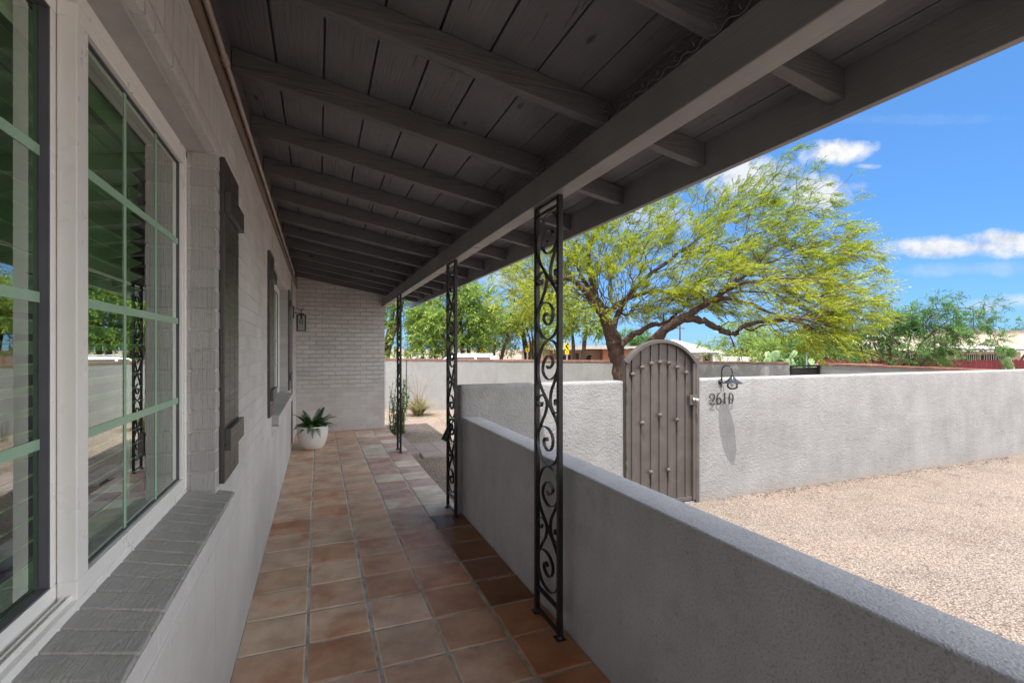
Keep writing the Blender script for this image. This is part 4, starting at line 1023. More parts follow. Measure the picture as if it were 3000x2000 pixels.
def main_tree():
    rng = np.random.default_rng(3); Q = lambda x, y, d: tuple(P(x * 1.27551, y * 1.27551, d))
    base = P(1818, 1180, 9.0); base.z = -.15; bx = tuple(base)
    L = [(None, [(bx, .17), (Q(1425, 870, 9), .15), (Q(1413, 800, 9), .145), (Q(1405, 770, 9), .13), (Q(1388, 730, 9.1), .10), (Q(1370, 680, 9.2), .075), (Q(1358, 630, 9.3), .06), (Q(1352, 570, 9.3), .045), (Q(1380, 520, 9.2), .03), (Q(1440, 470, 9.0), .016)]),
         (1, [(Q(1413, 790, 9), .10), (Q(1395, 740, 8.9), .09), (Q(1365, 700, 8.8), .075), (Q(1330, 655, 8.6), .05), (Q(1290, 640, 8.4), .035), (Q(1250, 650, 8.2), .02)]),
         (1, [(Q(1415, 800, 9), .07), (Q(1440, 780, 9.0), .062), (Q(1490, 750, 9.1), .05), (Q(1530, 740, 9.2), .035), (Q(1560, 715, 9.3), .025)]),
         (1, [(Q(1425, 860, 9), .12), (Q(1470, 820, 9.0), .105), (Q(1512, 772, 8.8), .095), (Q(1560, 735, 8.6), .08), (Q(1600, 710, 8.5), .055), (Q(1640, 690, 8.4), .045), (Q(1690, 690, 8.2), .035), (Q(1780, 720, 7.9), .022), (Q(1880, 760, 7.6), .012)]),
         (1, [(Q(1565, 733, 8.6), .07), (Q(1610, 735, 8.5), .062), (Q(1650, 755, 8.4), .055), (Q(1685, 768, 8.3), .05), (Q(1705, 750, 8.2), .04), (Q(1760, 735, 8.0), .03), (Q(1850, 735, 7.8), .02), (Q(1940, 760, 7.6), .01)]),
         (1, [(Q(1388, 730, 9.1), .06), (Q(1430, 690, 9.2), .045), (Q(1500, 670, 9.4), .03), (Q(1580, 680, 9.6), .018)]),
         (1, [(Q(1405, 770, 9), .06), (Q(1430, 700, 9.4), .05), (Q(1480, 640, 9.8), .042), (Q(1560, 580, 10.1), .034), (Q(1640, 520, 10.4), .024), (Q(1720, 440, 10.6), .015), (Q(1780, 380, 10.7), .009)]),
         (1, [(Q(1560, 580, 10.1), .03), (Q(1660, 560, 9.8), .022), (Q(1780, 520, 9.4), .016), (Q(1880, 470, 9.2), .009)]),
         (1, [(Q(1640, 690, 8.4), .035), (Q(1700, 640, 8.6), .026), (Q(1800, 590, 8.8), .018), (Q(1900, 560, 8.8), .010)]),
         (1, [(Q(1370, 680, 9.2), .05), (Q(1330, 620, 9.5), .035), (Q(1320, 560, 9.7), .025), (Q(1360, 510, 9.9), .012)]),
         (1, [(Q(1600, 710, 8.5), .04), (Q(1680, 660, 8.0), .028), (Q(1780, 640, 7.7), .018), (Q(1900, 640, 7.5), .010)])]
    T = []
    C = lambda x, y, d, hw, hh, dd, n, sh=.25: T.extend(cam_ell(rng, x * 1.27551, y * 1.27551, d, hw, hh, dd, n, sh))
    C(1560, 600, 9.2, 1.5, .75, 1.5, 420); C(1700, 540, 9.6, 1.5, .85, 1.5, 420); C(1780, 430, 10.0, .85, .60, .8, 70); C(1860, 470, 9.6, .6, .45, .7, 34)
    C(1820, 600, 9.0, 1.2, .75, 1.4, 330); C(1900, 690, 8.4, .75, .55, 1.2, 200); C(1800, 700, 8.2, 1.2, .45, 1.3, 260); C(1900, 560, 9.0, .6, .55, .8, 70); C(1850, 760, 8.0, .85, .28, .9, 70)
    C(1400, 560, 9.4, .85, .7, 1.2, 150); C(1320, 620, 8.8, .7, .7, 1.2, 130); C(1230, 680, 8.6, .65, .42, 1.0, 120, .2); C(1450, 690, 9.0, .8, .35, 1.0, 90); C(1640, 640, 8.4, 1.1, .5, 1.1, 180); C(1480, 510, 9.4, .7, .45, 1.0, 90)
    C(1690, 470, 10.2, .8, .5, .9, 110)
    C(1930, 620, 8.8, .45, .7, .9, 110); C(1925, 740, 8.0, .5, .35, .9, 120); C(1300, 560, 9.2, .6, .5, 1.0, 80); C(1900, 800, 7.9, .6, .14, .7, 36)
    C(1490, 710, 9.5, .9, .32, .9, 170, .1); C(1600, 690, 9.3, .9, .35, .9, 150, .1); C(1360, 590, 9.3, .9, .5, 1.1, 150, .1)
    C(1250, 620, 9.2, .9, .5, 1.2, 190); C(1200, 660, 9.0, .7, .5, 1.0, 110); C(1340, 500, 9.2, .5, .5, .9, 60); C(1560, 450, 9.9, .9, .5, .9, 100)
    for (xa, ya), (xb, yb) in (((1700, 480), (1835, 340)), ((1720, 500), (1800, 350)), ((1760, 520), (1960, 400)), ((1780, 540), (1990, 455)), ((1800, 560), (1995, 520)), ((1820, 600), (2000, 590)), ((1800, 520), (1900, 390)), ((1830, 640), (1995, 640)), ((1660, 480), (1740, 375)), ((1840, 700), (1985, 700)), ((1740, 480), (1870, 370))):
        d_ = rng.uniform(8.8, 9.9)
        for k in range(9):
            f = k / 8; T.append(frame((xa + (xb - xa) * f + rng.normal(0, 6)) * 1.27551, (ya + (yb - ya) * f + rng.normal(0, 6)) * 1.27551, d_ + rng.normal(0, .1)))
    fc = np.array(Q(1400, 700, 9.0))
    def bf(p):
        d = np.linalg.norm((p - fc) * np.array([1, 1, 1.1]), axis=1); return np.clip(1.0 - d / 1.25, 0, .9)
    C(1400, 650, 9.0, .9, .6, 1.0, 260, .1); C(1330, 720, 8.8, .6, .35, .8, 110, .1)
    def lm(o, w):
        rt = o @ np.array([CT, -ST, 0]); f = np.clip((o[:, 2] - 2.6) / 2.2, 0, 1); w2 = w.copy(); w2[:, 2] += f * .8; w2[:, 1] += (1 - f) * .5; return w2 / w2.sum(1, keepdims=True)
    make_tree('mesquite_tree', (bx[0], bx[1], -.13), 'large leaning mesquite with feathery yellow green crown just behind the arched gate', 'tree', L, T, step=.14, sprays=4, per=15, thin_r=.013, focus=np.array(Q(1440, 730, 9.0)), flow=.55, rnd=.32, barefn=bf,
              leaf_len=.055, leaf_w=.0135, spray_len=.20, cols=((.29, .37, .03), (.44, .46, .025), (.12, .22, .03)), droop=.22, seed=4, wind=(.30, -.20, .02), leafmix=lm, bare=.04, tip_r=.0040)
main_tree()

def bushy(name, label, px, base_y, d, hw, h0, h1, dd, n, seed, cols, group=None, leaf=.09, lw=.024, trunks=4, sprays=3, per=8, extra=None, step=.22, bare=0.0, wind=(0, 0, 0), sl=.25, r0=.06, cat='tree', thin_r=.03):
    rng = np.random.default_rng(seed); base = P(px, 1000, d); base.z = gz(base.x, base.y); bx = np.array(base); L = []
    for k in range(trunks):
        a = rng.uniform(-1, 1); b = rng.uniform(-1, 1); hh = rng.uniform(.45, .8)
        rt = np.array([CT, -ST, 0]); fw = np.array([ST, CT, 0]); top = bx + rt * a * hw * .6 + fw * b * dd * .6 + np.array([0, 0, (h0 + (h1 - h0) * hh) - bx[2]])
        m1 = bx + (top - bx) * .35 + rng.normal(0, .1, 3); m2 = bx + (top - bx) * .7 + rng.normal(0, .15, 3) + np.array([0, 0, .1])
        L.append((None if k == 0 else 1, [(tuple(bx + rng.normal(0, .04, 3) * (k > 0)), r0), (tuple(m1), r0 * .75), (tuple(m2), r0 * .5), (tuple(top), r0 * .2)]))
    c = bx.copy(); c[2] = (h0 + h1) / 2; T = []
    rt = np.array([CT, -ST, 0]); fw = np.array([ST, CT, 0]); lumps = [(rng.uniform(-.6, .6), rng.uniform(-.6, .6), rng.uniform(-.6, .7), rng.uniform(.35, .6)) for _ in range(9)]
    for i in range(n):
        lx, ly, lz, lr = lumps[i % 9]; v = rng.normal(0, 1, 3); v /= np.linalg.norm(v); v *= rng.random() ** .4 * lr
        T.append(c + rt * (lx + v[0]) * hw + fw * (ly + v[1]) * dd + np.array([0, 0, (lz * .8 + v[2]) * (h1 - h0) / 2]))
    return make_tree(name, tuple(base), label, cat, L, T, group=group, step=step, leaf_len=leaf, leaf_w=lw, sprays=sprays, per=per, spray_len=sl, cols=cols, seed=seed, bare=bare, wind=wind, tip_r=.005, thin_r=thin_r)
GREENS = ((.21, .33, .06), (.32, .42, .075), (.11, .20, .04)); GREEN_D = ((.09, .21, .05), (.16, .30, .06), (.05, .13, .03)); YEL = ((.32, .42, .06), (.40, .46, .06), (.20, .30, .05))
# the darker mesquite right of the main one, with wind-blown sprays
bushy('mesquite_shrub', 'mid green bushy mesquite leaning right in front of the red fence', 2600, 0, 13.5, 2.5, .7, 2.85, 1.6, 950, 21, GREEN_D, leaf=.085, lw=.022, trunks=7, sprays=5, per=10, step=.2, wind=(.5, -.3, .15), r0=.045, sl=.24)
# trees across the street
G = 'trees across the street'
spec = [(1120, 26, 3.2, -.2, 7.6, 620, 31, GREENS, 'tall light green tree seen between the end wall and the farthest iron post'),
        (1262, 25, 3.2, -.2, 7.4, 620, 32, GREENS, 'broad green tree above the golf cart, between the two far iron posts'),
        (1355, 24, 2.8, .2, 6.2, 520, 33, GREENS, 'green mesquite with a forked trunk rising behind the white car roof'),
        (1455, 27, 3.2, .4, 6.0, 520, 34, YEL, 'yellowish green tree left of the nearest iron post'),
        (1560, 28, 2.6, .8, 5.0, 340, 35, YEL, 'light tree seen through the scrolls of the nearest iron post'),
        (1702, 22, 1.7, 1.5, 4.0, 300, 36, GREENS, 'small bright green tree in front of the tan house doorway'),
        (2165, 31, 3.6, .0, 3.6, 520, 37, GREENS, 'low spreading pale green tree right of the white roofed house'),
        (2300, 27, 3.0, .0, 3.3, 460, 38, GREENS, 'dense green tree behind the prickly pear clump'),
        (2450, 22, 2.4, -.3, 2.6, 420, 39, GREEN_D, 'dark green tree behind the street name sign'),
        (1905, 38, 2.2, .2, 3.4, 200, 40, GREEN_D, 'far dark tree just left of the white roofed house')]
for px, d, hw, h0, h1, n, sd, cols, lab in spec:
    bushy('street_tree', lab, px, 0, d, hw, h0, h1, 2.0, n, sd, cols, group=G, leaf=.17, lw=.055, trunks=4, sprays=5, per=9, step=.34, sl=.42, r0=.13, thin_r=.06)
bushy('far_tree', 'distant dark tree above the right end of the cream building', 2985, 0, 48, 2.6, .8, 5.4, 3, 200, 51, GREEN_D, group=G, leaf=.26, lw=.10, step=.6, sl=.5, r0=.15)
bushy('far_tree', 'low distant tree line above the cream roof', 2865, 0, 52, 7.5, 1.2, 3.9, 3, 420, 52, GREEN_D, group=G, leaf=.26, lw=.11, step=.7, sl=.5, r0=.15)
bushy('courtyard_shrub', 'leggy yellow green shrub rising behind the wall right of the gate', 2085, 0, 12.4, .45, .7, 1.5, .35, 60, 61, YEL, leaf=.05, lw=.016, trunks=4, sprays=2, per=7, step=.12, sl=.1, r0=.02, cat='shrub')
bushy('courtyard_shrub', 'low pale green bush behind the brick capped wall', 2190, 0, 13.6, 1.1, .6, 1.55, .5, 110, 62, YEL, leaf=.06, lw=.025, trunks=5, sprays=2, per=7, step=.16, sl=.12, r0=.02, cat='shrub')
bushy('courtyard_shrub', 'dark low bush at the foot of the red fence', 2560, 0, 14.2, 1.6, .4, 1.3, .5, 130, 63, GREEN_D, leaf=.07, lw=.02, trunks=5, sprays=2, per=8, step=.18, sl=.14, r0=.02, cat='shrub')

def vine():
    rng = random.Random(8); m = MB(); st = MB(); base = Vector((1.25, 9.03, -.12))
    for i in range(20):
        p = base + Vector((rng.uniform(-.04, .22), rng.uniform(-.1, .15), 0)); pts = [p]; h = rng.uniform(.5, 1.25); dx = rng.uniform(-.08, .16); dy = rng.uniform(-.15, .15)
        for k in range(1, 9):
            t = k / 8; pts.append(p + Vector((dx * t + math.sin(t * 5 + i) * .03, dy * t, h * t)))
        st.tube(pts, [.006 * (1 - k / 9) + .0015 for k in range(9)], 5, c=(.10, .12, .04))
        for k in range(int(75 * h)):
            t = rng.random() ** 1.25; f = t * 8; a = int(min(7, f)); q = pts[a].lerp(pts[a + 1], f - a); an = rng.uniform(0, 6.28); d = Vector((math.cos(an), math.sin(an), rng.uniform(-.7, .2))).normalized(); L = rng.uniform(.045, .10); s = d.cross(Vector((0, 0, 1))).normalized() * L * .19
            g = rng.uniform(.6, 1.3); c = (.13 * g, .30 * g, .04 * g) if rng.random() < .7 else (.20 * g, .30 * g, .05)
            m.add([q, q + d * L * .4 + s, q + d * L, q + d * L * .4 - s], [(0, 1, 2, 3)], c)
    t = empty('climbing_plant', base, 'tall leafy green plant growing at the outer corner of the end wall', 'plant'); st.build('stem', M['leaf'], t); m.build('leaves', M['leaf'], t)
vine()
def grass(px, py, d, label, n, h, spread, cols, stalks=0, name='grass_clump', seed=1, w=.006, stiff=.5):
    rng = random.Random(seed); b = P(px, py, d); b.z = -.12; m = MB()
    for i in range(n):
        a = rng.uniform(0, 6.28); r0 = rng.random() * .10; L = h * rng.uniform(.55, 1.1); tilt = rng.random() ** .7 * spread; p = b + Vector((math.cos(a) * r0, math.sin(a) * r0, 0)); dh = Vector((math.cos(a), math.sin(a), 0)); s = Vector((-math.sin(a), math.cos(a), 0)) * w
        pts = [p + dh * L * tilt * (t ** 1.6) + Vector((0, 0, L * (t - (1 - stiff) * tilt * t * t * .9))) for t in (0, .3, .6, .85, 1)]
        c = rng.choice(cols); k = rng.uniform(.7, 1.2); c = [v * k for v in c]
        for j in range(4):
            w0 = s * (1 - j / 4.3); w1 = s * (1 - (j + 1) / 4.3); m.add([pts[j] - w0, pts[j] + w0, pts[j + 1] + w1, pts[j + 1] - w1], [(0, 1, 2, 3)], c)
    t = empty(name, b, label, 'plant'); m.build('blades', M['leaf'], t)
    if stalks:
        m = MB()
        for i in range(stalks):
            a = rng.uniform(0, 6.28); dh = Vector((math.cos(a), math.sin(a), 0)); L = h * rng.uniform(1.3, 1.9); f = rng.uniform(.05, .45); pts = [b + dh * L * f * t * t + Vector((0, 0, L * t)) for t in (0, .35, .7, 1)]
            m.tube(pts, [.0035, .003, .003, .0015], 4, c=(.42, .32, .22))
            if i % 2 == 0:
                for k in range(14):
                    q = pts[2].lerp(pts[3], rng.random()); dd = Vector((rng.uniform(-1, 1), rng.uniform(-1, 1), rng.uniform(-.2, .8))) * .022; m.add([q, q + dd + Vector((.004, 0, 0)), q + dd * 1.4, q + dd - Vector((.004, 0, 0))], [(0, 1, 2, 3)], (.40, .27, .2))
        m.build('seed_stalk', M['leaf'], t)
grass(1225, 1180, 11.2, 'dry straw coloured ornamental grass clump in front of the courtyard wall', 700, .55, 1.15, [(.42, .36, .20), (.28, .28, .12), (.16, .17, .07), (.5, .42, .27)], 16, seed=3)
grass(1762, 1160, 11.0, 'spiky green agave like clump against the courtyard wall beside the gate', 90, .62, .6, [(.10, .17, .06), (.16, .24, .08), (.20, .27, .12)], 0, 'yucca', 6, .012, .9)
grass(1462, 1170, 11.2, 'thin wispy dry weeds at the foot of the courtyard wall', 26, .55, .35, [(.18, .15, .10), (.2, .18, .1)], 0, 'weed_clump', 9, .003, .9)

def cactus(px, d, z0, label, seed, n, size, hw, dd=.4):
    rng = random.Random(seed); b = P(px, 1000, d); b.z = gz(b.x, b.y); t = empty('prickly_pear', b, label, 'cactus', 'prickly pear cactuses'); m = MB()
    pads = []
    for k in range(max(3, n // 7)):
        pads.append((Vector((b.x, b.y, b.z)) + Vector((CT, -ST, 0)) * rng.uniform(-hw, hw) + Vector((ST, CT, 0)) * rng.uniform(-dd, dd), Vector((rng.uniform(-.3, .3), rng.uniform(-.3, .3), 1)).normalized(), size * rng.uniform(.9, 1.3)))
    pads = [(p, d_, s, 0) for p, d_, s in pads]; i = 0
    for p, d_, s, g in list(pads):
        q = p
        while q.z < z0 - s:
            q = q + Vector((rng.uniform(-.05, .05), rng.uniform(-.05, .05), s * 1.8)); pads.append((q, Vector((rng.uniform(-.2, .2), rng.uniform(-.2, .2), 1)).normalized(), s, 0))
    i = len(pads) // 3
    while i < len(pads) and len(pads) < n:
        p, dr, s, g = pads[i]; top = p + dr * s * 2 * .92
        for _ in range(rng.choice((1, 2, 2, 3))):
            nd = (dr + Vector((rng.uniform(-.8, .8), rng.uniform(-.8, .8), rng.uniform(-.1, .5)))).normalized()
            if nd.z < .1: nd.z = .2; nd.normalize()
            pads.append((top + Vector((rng.uniform(-.3, .3) * s, rng.uniform(-.3, .3) * s, 0)), nd, s * rng.uniform(.8, 1.02), g + 1))
        i += 1
    lift = z0 - b.z
    for p, dr, s, g in pads:
        side = dr.cross(Vector((rng.uniform(-1, 1), rng.uniform(-1, 1), rng.uniform(-.2, .2)))).normalized(); th = dr.cross(side); c = p + dr * s
        rings = [(-.98, .22), (-.7, .55), (-.25, .86), (.2, .95), (.6, .78), (.88, .45), (1.0, .1)]; vs = []; nn = 10
        for h, r in rings:
            for j in range(nn):
                a = 6.2832 * j / nn; vs.append(c + dr * h * s + side * math.cos(a) * r * s * .72 + th * math.sin(a) * s * .13 * (r + .1))
        fs = [(q * nn + j, q * nn + (j + 1) % nn, (q + 1) * nn + (j + 1) % nn, (q + 1) * nn + j) for q in range(len(rings) - 1) for j in range(nn)] + [tuple(range(nn))[::-1], tuple((len(rings) - 1) * nn + j for j in range(nn))]
        m.add(vs, fs)
    m.build('pads', M['cactus'], t, smooth=True); return t
cactus(2305, 13.2, .75, 'large pale green prickly pear clump behind the left end of the black driveway gate', 4, 170, .14, .9)
cactus(2985, 12.2, .75, 'prickly pear with broad flat pads at the right edge of the view', 14, 30, .155, .3)

# ------------------------------------------------------------------ neighbourhood
def red_fence():
    a = P(2395, 1050, 17.5); b = P(3150, 1050, 13.2); f = empty('picket_fence', a, 'dark red wooden picket fence with scalloped tops beyond the yard wall', 'fence')
    d = (b - a); d.z = 0; L = d.length; d.normalize(); n = int(L / .11); m = MB(); nr = Vector((d.y, -d.x, 0))
    for i in range(n):
        p = a + d * (i * .11); g = gz(p.x, p.y); top = 1.045 + .09 * i / n + .008 * math.sin(i * .3) + random.uniform(-.012, .012); w = .0542
        poly = [(-w, g - top), (w, g - top), (w, -.045), (w * .6, -.012), (0, 0), (-w * .6, -.012), (-w, -.045)]
        m.prism(poly, (p.x, p.y, top), d, (0, 0, 1), nr, .018)
    m.build('pickets', M['redfence'], f)
    for z in (-.1, .75): m = MB(); m.hexa([(p.x, p.y, z) for p in (a - nr * .03, b - nr * .03, b - nr * .07, a - nr * .07)], [(p.x, p.y, z + .08) for p in (a - nr * .03, b - nr * .03, b - nr * .07, a - nr * .07)]); m.build('rail', M['redfence'], f)
red_fence()
def box_building(name, label, px0, px1, d, ztop, depth, mat, zb=None):
    """body facing the camera, returns (empty, local frame) """
    a = P(px0, 1000, d); b = P(px1, 1000, d); g = gz(a.x, a.y) if zb is None else zb
    e = empty(name, ((a.x + b.x) / 2, (a.y + b.y) / 2, g), label, 'house')
    u = (b - a); u.z = 0; W = u.length; u.normalize(); w = Vector((ST, CT, 0)); o = Vector((a.x, a.y, 0))
    def bx(m, x0, x1, y0, y1, z0, z1):
        q = [o + u * x0 + w * y0, o + u * x1 + w * y0, o + u * x1 + w * y1, o + u * x0 + w * y1]
        m.hexa([(p.x, p.y, z0) for p in q], [(p.x, p.y, z1) for p in q])
    return e, bx, W, g, o, u, w
def houses():
    # tan house behind the nearest post
    e, bx, W, g, o, u, w = box_building('neighbour_house', 'low tan stucco house with a round window and orange brick side across the street', 1500, 1950, 33, 1.6, 8, None)
    s = 33 / F; X = lambda px: (px - 1500) * s
    m = MB(); bx(m, X(1535), X(1768), 1.2, 8, g, 1.35); m.build('wall', M['tanstucco'], e)
    m = MB(); bx(m, X(1768), X(1925), .2, 8, g, 1.40); m.build('brick_wall', M['redbrick'], e)
    m = MB(); bx(m, X(1590), X(1773), -.5, 8.3, 1.41, 1.62); bx(m, X(1773), X(1940), -.2, 8.3, 1.45, 1.6); m.build('roof', M['creamst'], e)
    m = MB(); bx(m, X(1690), X(1703), 1.15, 1.21, g + .1, 1.1); m.build('door', M['darkdoor'], e)
    m = MB(); c = o + u * X(1735) + w * 1.17; m.lathe([(.26, 0), (.26, -.04), (.22, -.05), (.22, -.01), (.0005, -.01)], (c.x, c.y, .72), 20, 'y'); m.build('window', M['darkdoor'], e)
    m = MB(); bx(m, X(1650), X(1678), 1.16, 1.2, .55, .95); m.build('window', M['darkdoor'], e)
    m = MB(); bx(m, X(1540), X(1612), .3, 1.2, g, 1.95); m.build('chimney_mass', M['tanstucco'], e)
    m = MB(); bx(m, X(1455), X(1600), -3.2, -3.0, g, .72); o2 = m.build('garden_wall', M['tanstucco']); tag(rebase(o2, (o.x, o.y, g)), 'low tan wall in front of the tan house, left of the nearest post', 'wall')
    # white-roofed house right of the gate
    e, bx, W, g, o, u, w = box_building('neighbour_house', 'grey house with a bright white hip roof just right of the gate arch', 1960, 2140, 30, 2, 8, None)
    s = 30 / F; X = lambda px: (px - 1960) * s
    m = MB(); bx(m, X(1985), X(2085), 0, 7, g, 1.2); m.build('wall', M['parapet'], e)
    m = MB(); bx(m, X(2085), X(2108), -.3, 5, g, 1.15); m.build('wall', M['white'], e)
    m = MB()
    def pt(x, y, z): q = o + u * x + w * y; return (q.x, q.y, z)
    x0, x1 = X(1992), X(2104)
    m.add([pt(x0, -.6, 1.24), pt(x1, -.6, 1.24), pt(x1, 8, 1.24), pt(x0, 8, 1.24), pt(x0 + .5, 3, 2.05), pt(x1 - 1.3, 3, 1.95), pt(x0, -.6, 1.14), pt(x1, -.6, 1.14), pt(x1, 8, 1.14), pt(x0, 8, 1.14)],
          [(0, 1, 5, 4), (1, 2, 5), (2, 3, 4, 5), (3, 0, 4), (0, 6, 7, 1), (1, 7, 8, 2), (2, 8, 9, 3), (3, 9, 6, 0), (6, 9, 8, 7)]); m.build('roof', M['roofwhite'], e)
    m = MB(); bx(m, X(1990), X(2095), -.62, -.605, 1.10, 1.2); m.build('fascia', M['roofgrey'], e)
    m = MB(); bx(m, X(2060), X(2078), -.06, -.01, g + .3, .95); m.build('window', M['darkdoor'], e)
    m = MB(); bx(m, X(2085) - .12, X(2085), -.5, -.38, g, 1.13); m.build('porch_column', M['white'], e)
    # low white building glimpsed between the shrubs
    e, bx, W, g, o, u, w = box_building('shed', 'low white building glimpsed behind the shrubs right of the gate', 2170, 2240, 27, 1, 4, None)
    m = MB(); bx(m, 0, W, 0, 3, g, .95); m.build('wall', M['white'], e); m = MB(); bx(m, .5, .8, -.02, -.002, g + .2, .8); bx(m, .9, 1.05, -.02, -.002, g + .2, .8); m.build('window', M['darkdoor'], e)
    # cream building at the right
    e, bx, W, g, o, u, w = box_building('neighbour_building', 'wide cream stucco building with a white awning and barred windows behind the red fence', 2480, 3250, 24, 2, 8, None)
    s = 24 / F; X = lambda px: (px - 2480) * s; Z = lambda py: H + (HOR - py) * s
    m = MB(); bx(m, X(2480), X(2990), 0, .0 + 8, g, Z(1030)); m.build('wall', M['creamst'], e)
    m = MB(); bx(m, X(2770), X(3250), .9, 8.2, Z(1012), Z(970)); bx(m, X(2490), X(2800), -.25, 8, Z(1030), Z(1026)); m.build('parapet', M['creamst'], e)
    m = MB(); q = [pt_ for pt_ in ((X(2490), -.3), (X(2800), -.3), (X(2770), 6), (X(2560), 6))]; 
    def pt2(x, y, z): r_ = o + u * x + w * y; return (r_.x, r_.y, z)
    m.add([pt2(X(2490), -.3, Z(1026)), pt2(X(2810), -.3, Z(1026)), pt2(X(2810), 3.5, Z(968)), pt2(X(2560), 3.5, Z(975)), pt2(X(2560), 3.6, g), pt2(X(2810), 3.6, g)], [(0, 1, 2, 3), (3, 2, 5, 4)]); m.build('roof', M['creamst'], e)
    m = MB(); bx(m, X(2768), X(3260), .86, .89, Z(972), Z(966)); m.build('coping', M['trimwood'], e)
    m = MB(); a0 = [pt2(X(2776), -1.2, Z(1022)), pt2(X(3130), -1.2, Z(1022)), pt2(X(3130), 1, Z(1012)), pt2(X(2800), 1, Z(1012))]; m.hexa([(p[0], p[1], p[2] - .05) for p in a0], a0); m.build('awning', M['roofwhite'], e)
    m = MB(); bx(m, X(2776), X(3130), -1.23, -1.205, Z(1026.5), Z(1021)); m.build('awning_edge', M['roofgrey'], e)
    for x0, x1 in ((2812, 2868), (2874, 2935), (2660, 2710), (2715, 2762)):
        m = MB(); bx(m, X(x0), X(x1), -.03, -.002, Z(1060), Z(1038)); f = m.build('window', M['darkdoor'], e)
        m = MB()
        for k in range(1, 9): xx = X(x0) + (X(x1) - X(x0)) * k / 9; bx(m, xx - .012, xx + .012, -.06, -.045, Z(1060), Z(1038))
        m.build('window_bars', M['galv'], f)
    # white garden wall across the street on the left
    m = MB(); a = P(900, 1000, 31); b = P(1262, 1000, 31); nr = Vector((ST, CT, 0)) * .2
    m.hexa([(p.x, p.y, -1.4) for p in (a, b, b + nr, a + nr)], [(p.x, p.y, 1.0) for p in (a, b, b + nr, a + nr)]); tag(rebase(m.build('garden_wall', M['white']), (a.x, a.y, -1.3)), 'low white wall across the street at the left', 'wall')
houses()

def chevron(px, py0, py1, d, label, plaque=False):
    c = P(px, (py0 + py1) / 2, d); h = (py1 - py0) / F * d; w = h * .8; g = gz(c.x, c.y)
    s = empty('chevron_sign', (c.x, c.y, g), label, 'road sign', 'yellow chevron signs along the bend'); u = Vector((CT, -ST, 0)); n = Vector((-ST, -CT, 0)); up = Vector((0, 0, 1))
    m = MB(); r = .05 * w; m.prism([(-w/2, -h/2 + r), (-w/2 + r, -h/2), (w/2 - r, -h/2), (w/2, -h/2 + r), (w/2, h/2 - r), (w/2 - r, h/2), (-w/2 + r, h/2), (-w/2, h/2 - r)], c, u, up, n, .01); m.build('panel', M['yellow'], s)
    m = MB(); a = .34 * h; m.prism([(-.32 * w, 0), (.08 * w, a * 1.15), (.38 * w, a * 1.15), (-.02 * w, 0), (.38 * w, -a * 1.15), (.08 * w, -a * 1.15)], c + n * .0105, u, up, n, .004); m.build('chevron', M['black'], s)
    low = c.z - h / 2
    if plaque:
        k = .36 * w; pc = c + Vector((0, 0, -h / 2 - k - .03)); low = pc.z - k
        m = MB(); m.prism([(-k, -k), (k, -k), (k, k), (-k, k)], pc, u, up, n, .01); m.build('plaque', M['yellow'], s)
        m = MB(); o2 = pc + n * .0105
        m.ribbon([(-.30 * k, .62 * k), (-.30 * k, -.1 * k)], .13 * k, o2, u, up, n, .003)
        m.ribbon([(.48 * k, .58 * k), (.12 * k, .58 * k), (.12 * k, .30 * k), (.40 * k, .26 * k), (.46 * k, .02 * k), (.30 * k, -.12 * k), (.08 * k, -.05 * k)], .12 * k, o2, u, up, n, .003)
        for x in (-.45, -.15, .15, .45): m.ribbon([(x * k, -.45 * k), (x * k, -.72 * k)], .08 * k, o2, u, up, n, .003)
        m.build('speed_digits', M['black'], s)
    m = MB(); q = c - n * .03; m.box(q.x - .03, q.x + .03, q.y - .03, q.y + .03, g - .1, low + h * .9 if not plaque else c.z); m.build('post', M['galv'], s)
chevron(1661, 1004, 1024, 24, 'yellow chevron sign with a 15 plaque below, right of the nearest iron post', True)
chevron(1545, 1019, 1031, 27, 'yellow chevron sign half lost in leaves left of the nearest iron post')
chevron(1414, 1012, 1031, 26, 'yellow chevron sign above the rear of the white car')
chevron(1296, 1015, 1030, 26, 'yellow chevron sign left of the second iron post, above the car bonnet')
chevron(1161, 1016, 1034, 27, 'leftmost yellow chevron sign, beside the farthest iron post')

def street_sign():
    c = P(2366, 1024, 15.5); s = empty('street_sign', (c.x, c.y, gz(c.x, c.y)), 'small green street name sign among branches above the cactus clump', 'street sign'); u = (Vector((CT, -ST, 0)) * .8 + Vector((ST, CT, 0)) * .5).normalized(); n = Vector((u.y, -u.x, 0)); n = n if n.y < 0 else -n; up = Vector((0, 0, 1))
    m = MB(); m.prism([(-.13, -.11), (.13, -.13), (.13, .13), (-.13, .13)], c, u, up, n, .006); m.build('panel', M['signgreen'], s)
    m = MB(); o = c + n * .0065; m.ribbon([(-.06, .09), (-.06, .0)], .014, o, u, up, n, .002); m.ribbon([(-.06, .085), (-.02, .085)], .014, o, u, up, n, .002)
    m.ribbon([(.07, .085), (.03, .085), (.02, .06), (.06, .04), (.07, .015), (.02, .0)], .014, o, u, up, n, .002); m.build('lettering', M['white'], s)
    m = MB(); m.tube([(c.x - n.x * .03, c.y - n.y * .03, gz(c.x, c.y)), (c.x - n.x * .03, c.y - n.y * .03, c.z)], .025, 8); m.build('post', M['galv'], s)
street_sign()
def pole():
    c = P(1992, 1000, 60); p = empty('utility_pole', (c.x, c.y, -1.2), 'thin distant utility pole above the white roofed house', 'utility pole'); m = MB(); m.tube([(c.x, c.y, -1.2), (c.x, c.y, 4.4)], [.13, .09], 8); m.build('pole', M['twig'], p); m = MB(); m.box(c.x - .7, c.x + .7, c.y - .05, c.y + .05, 3.9, 4.0); m.build('crossarm', M['twig'], p)
pole()

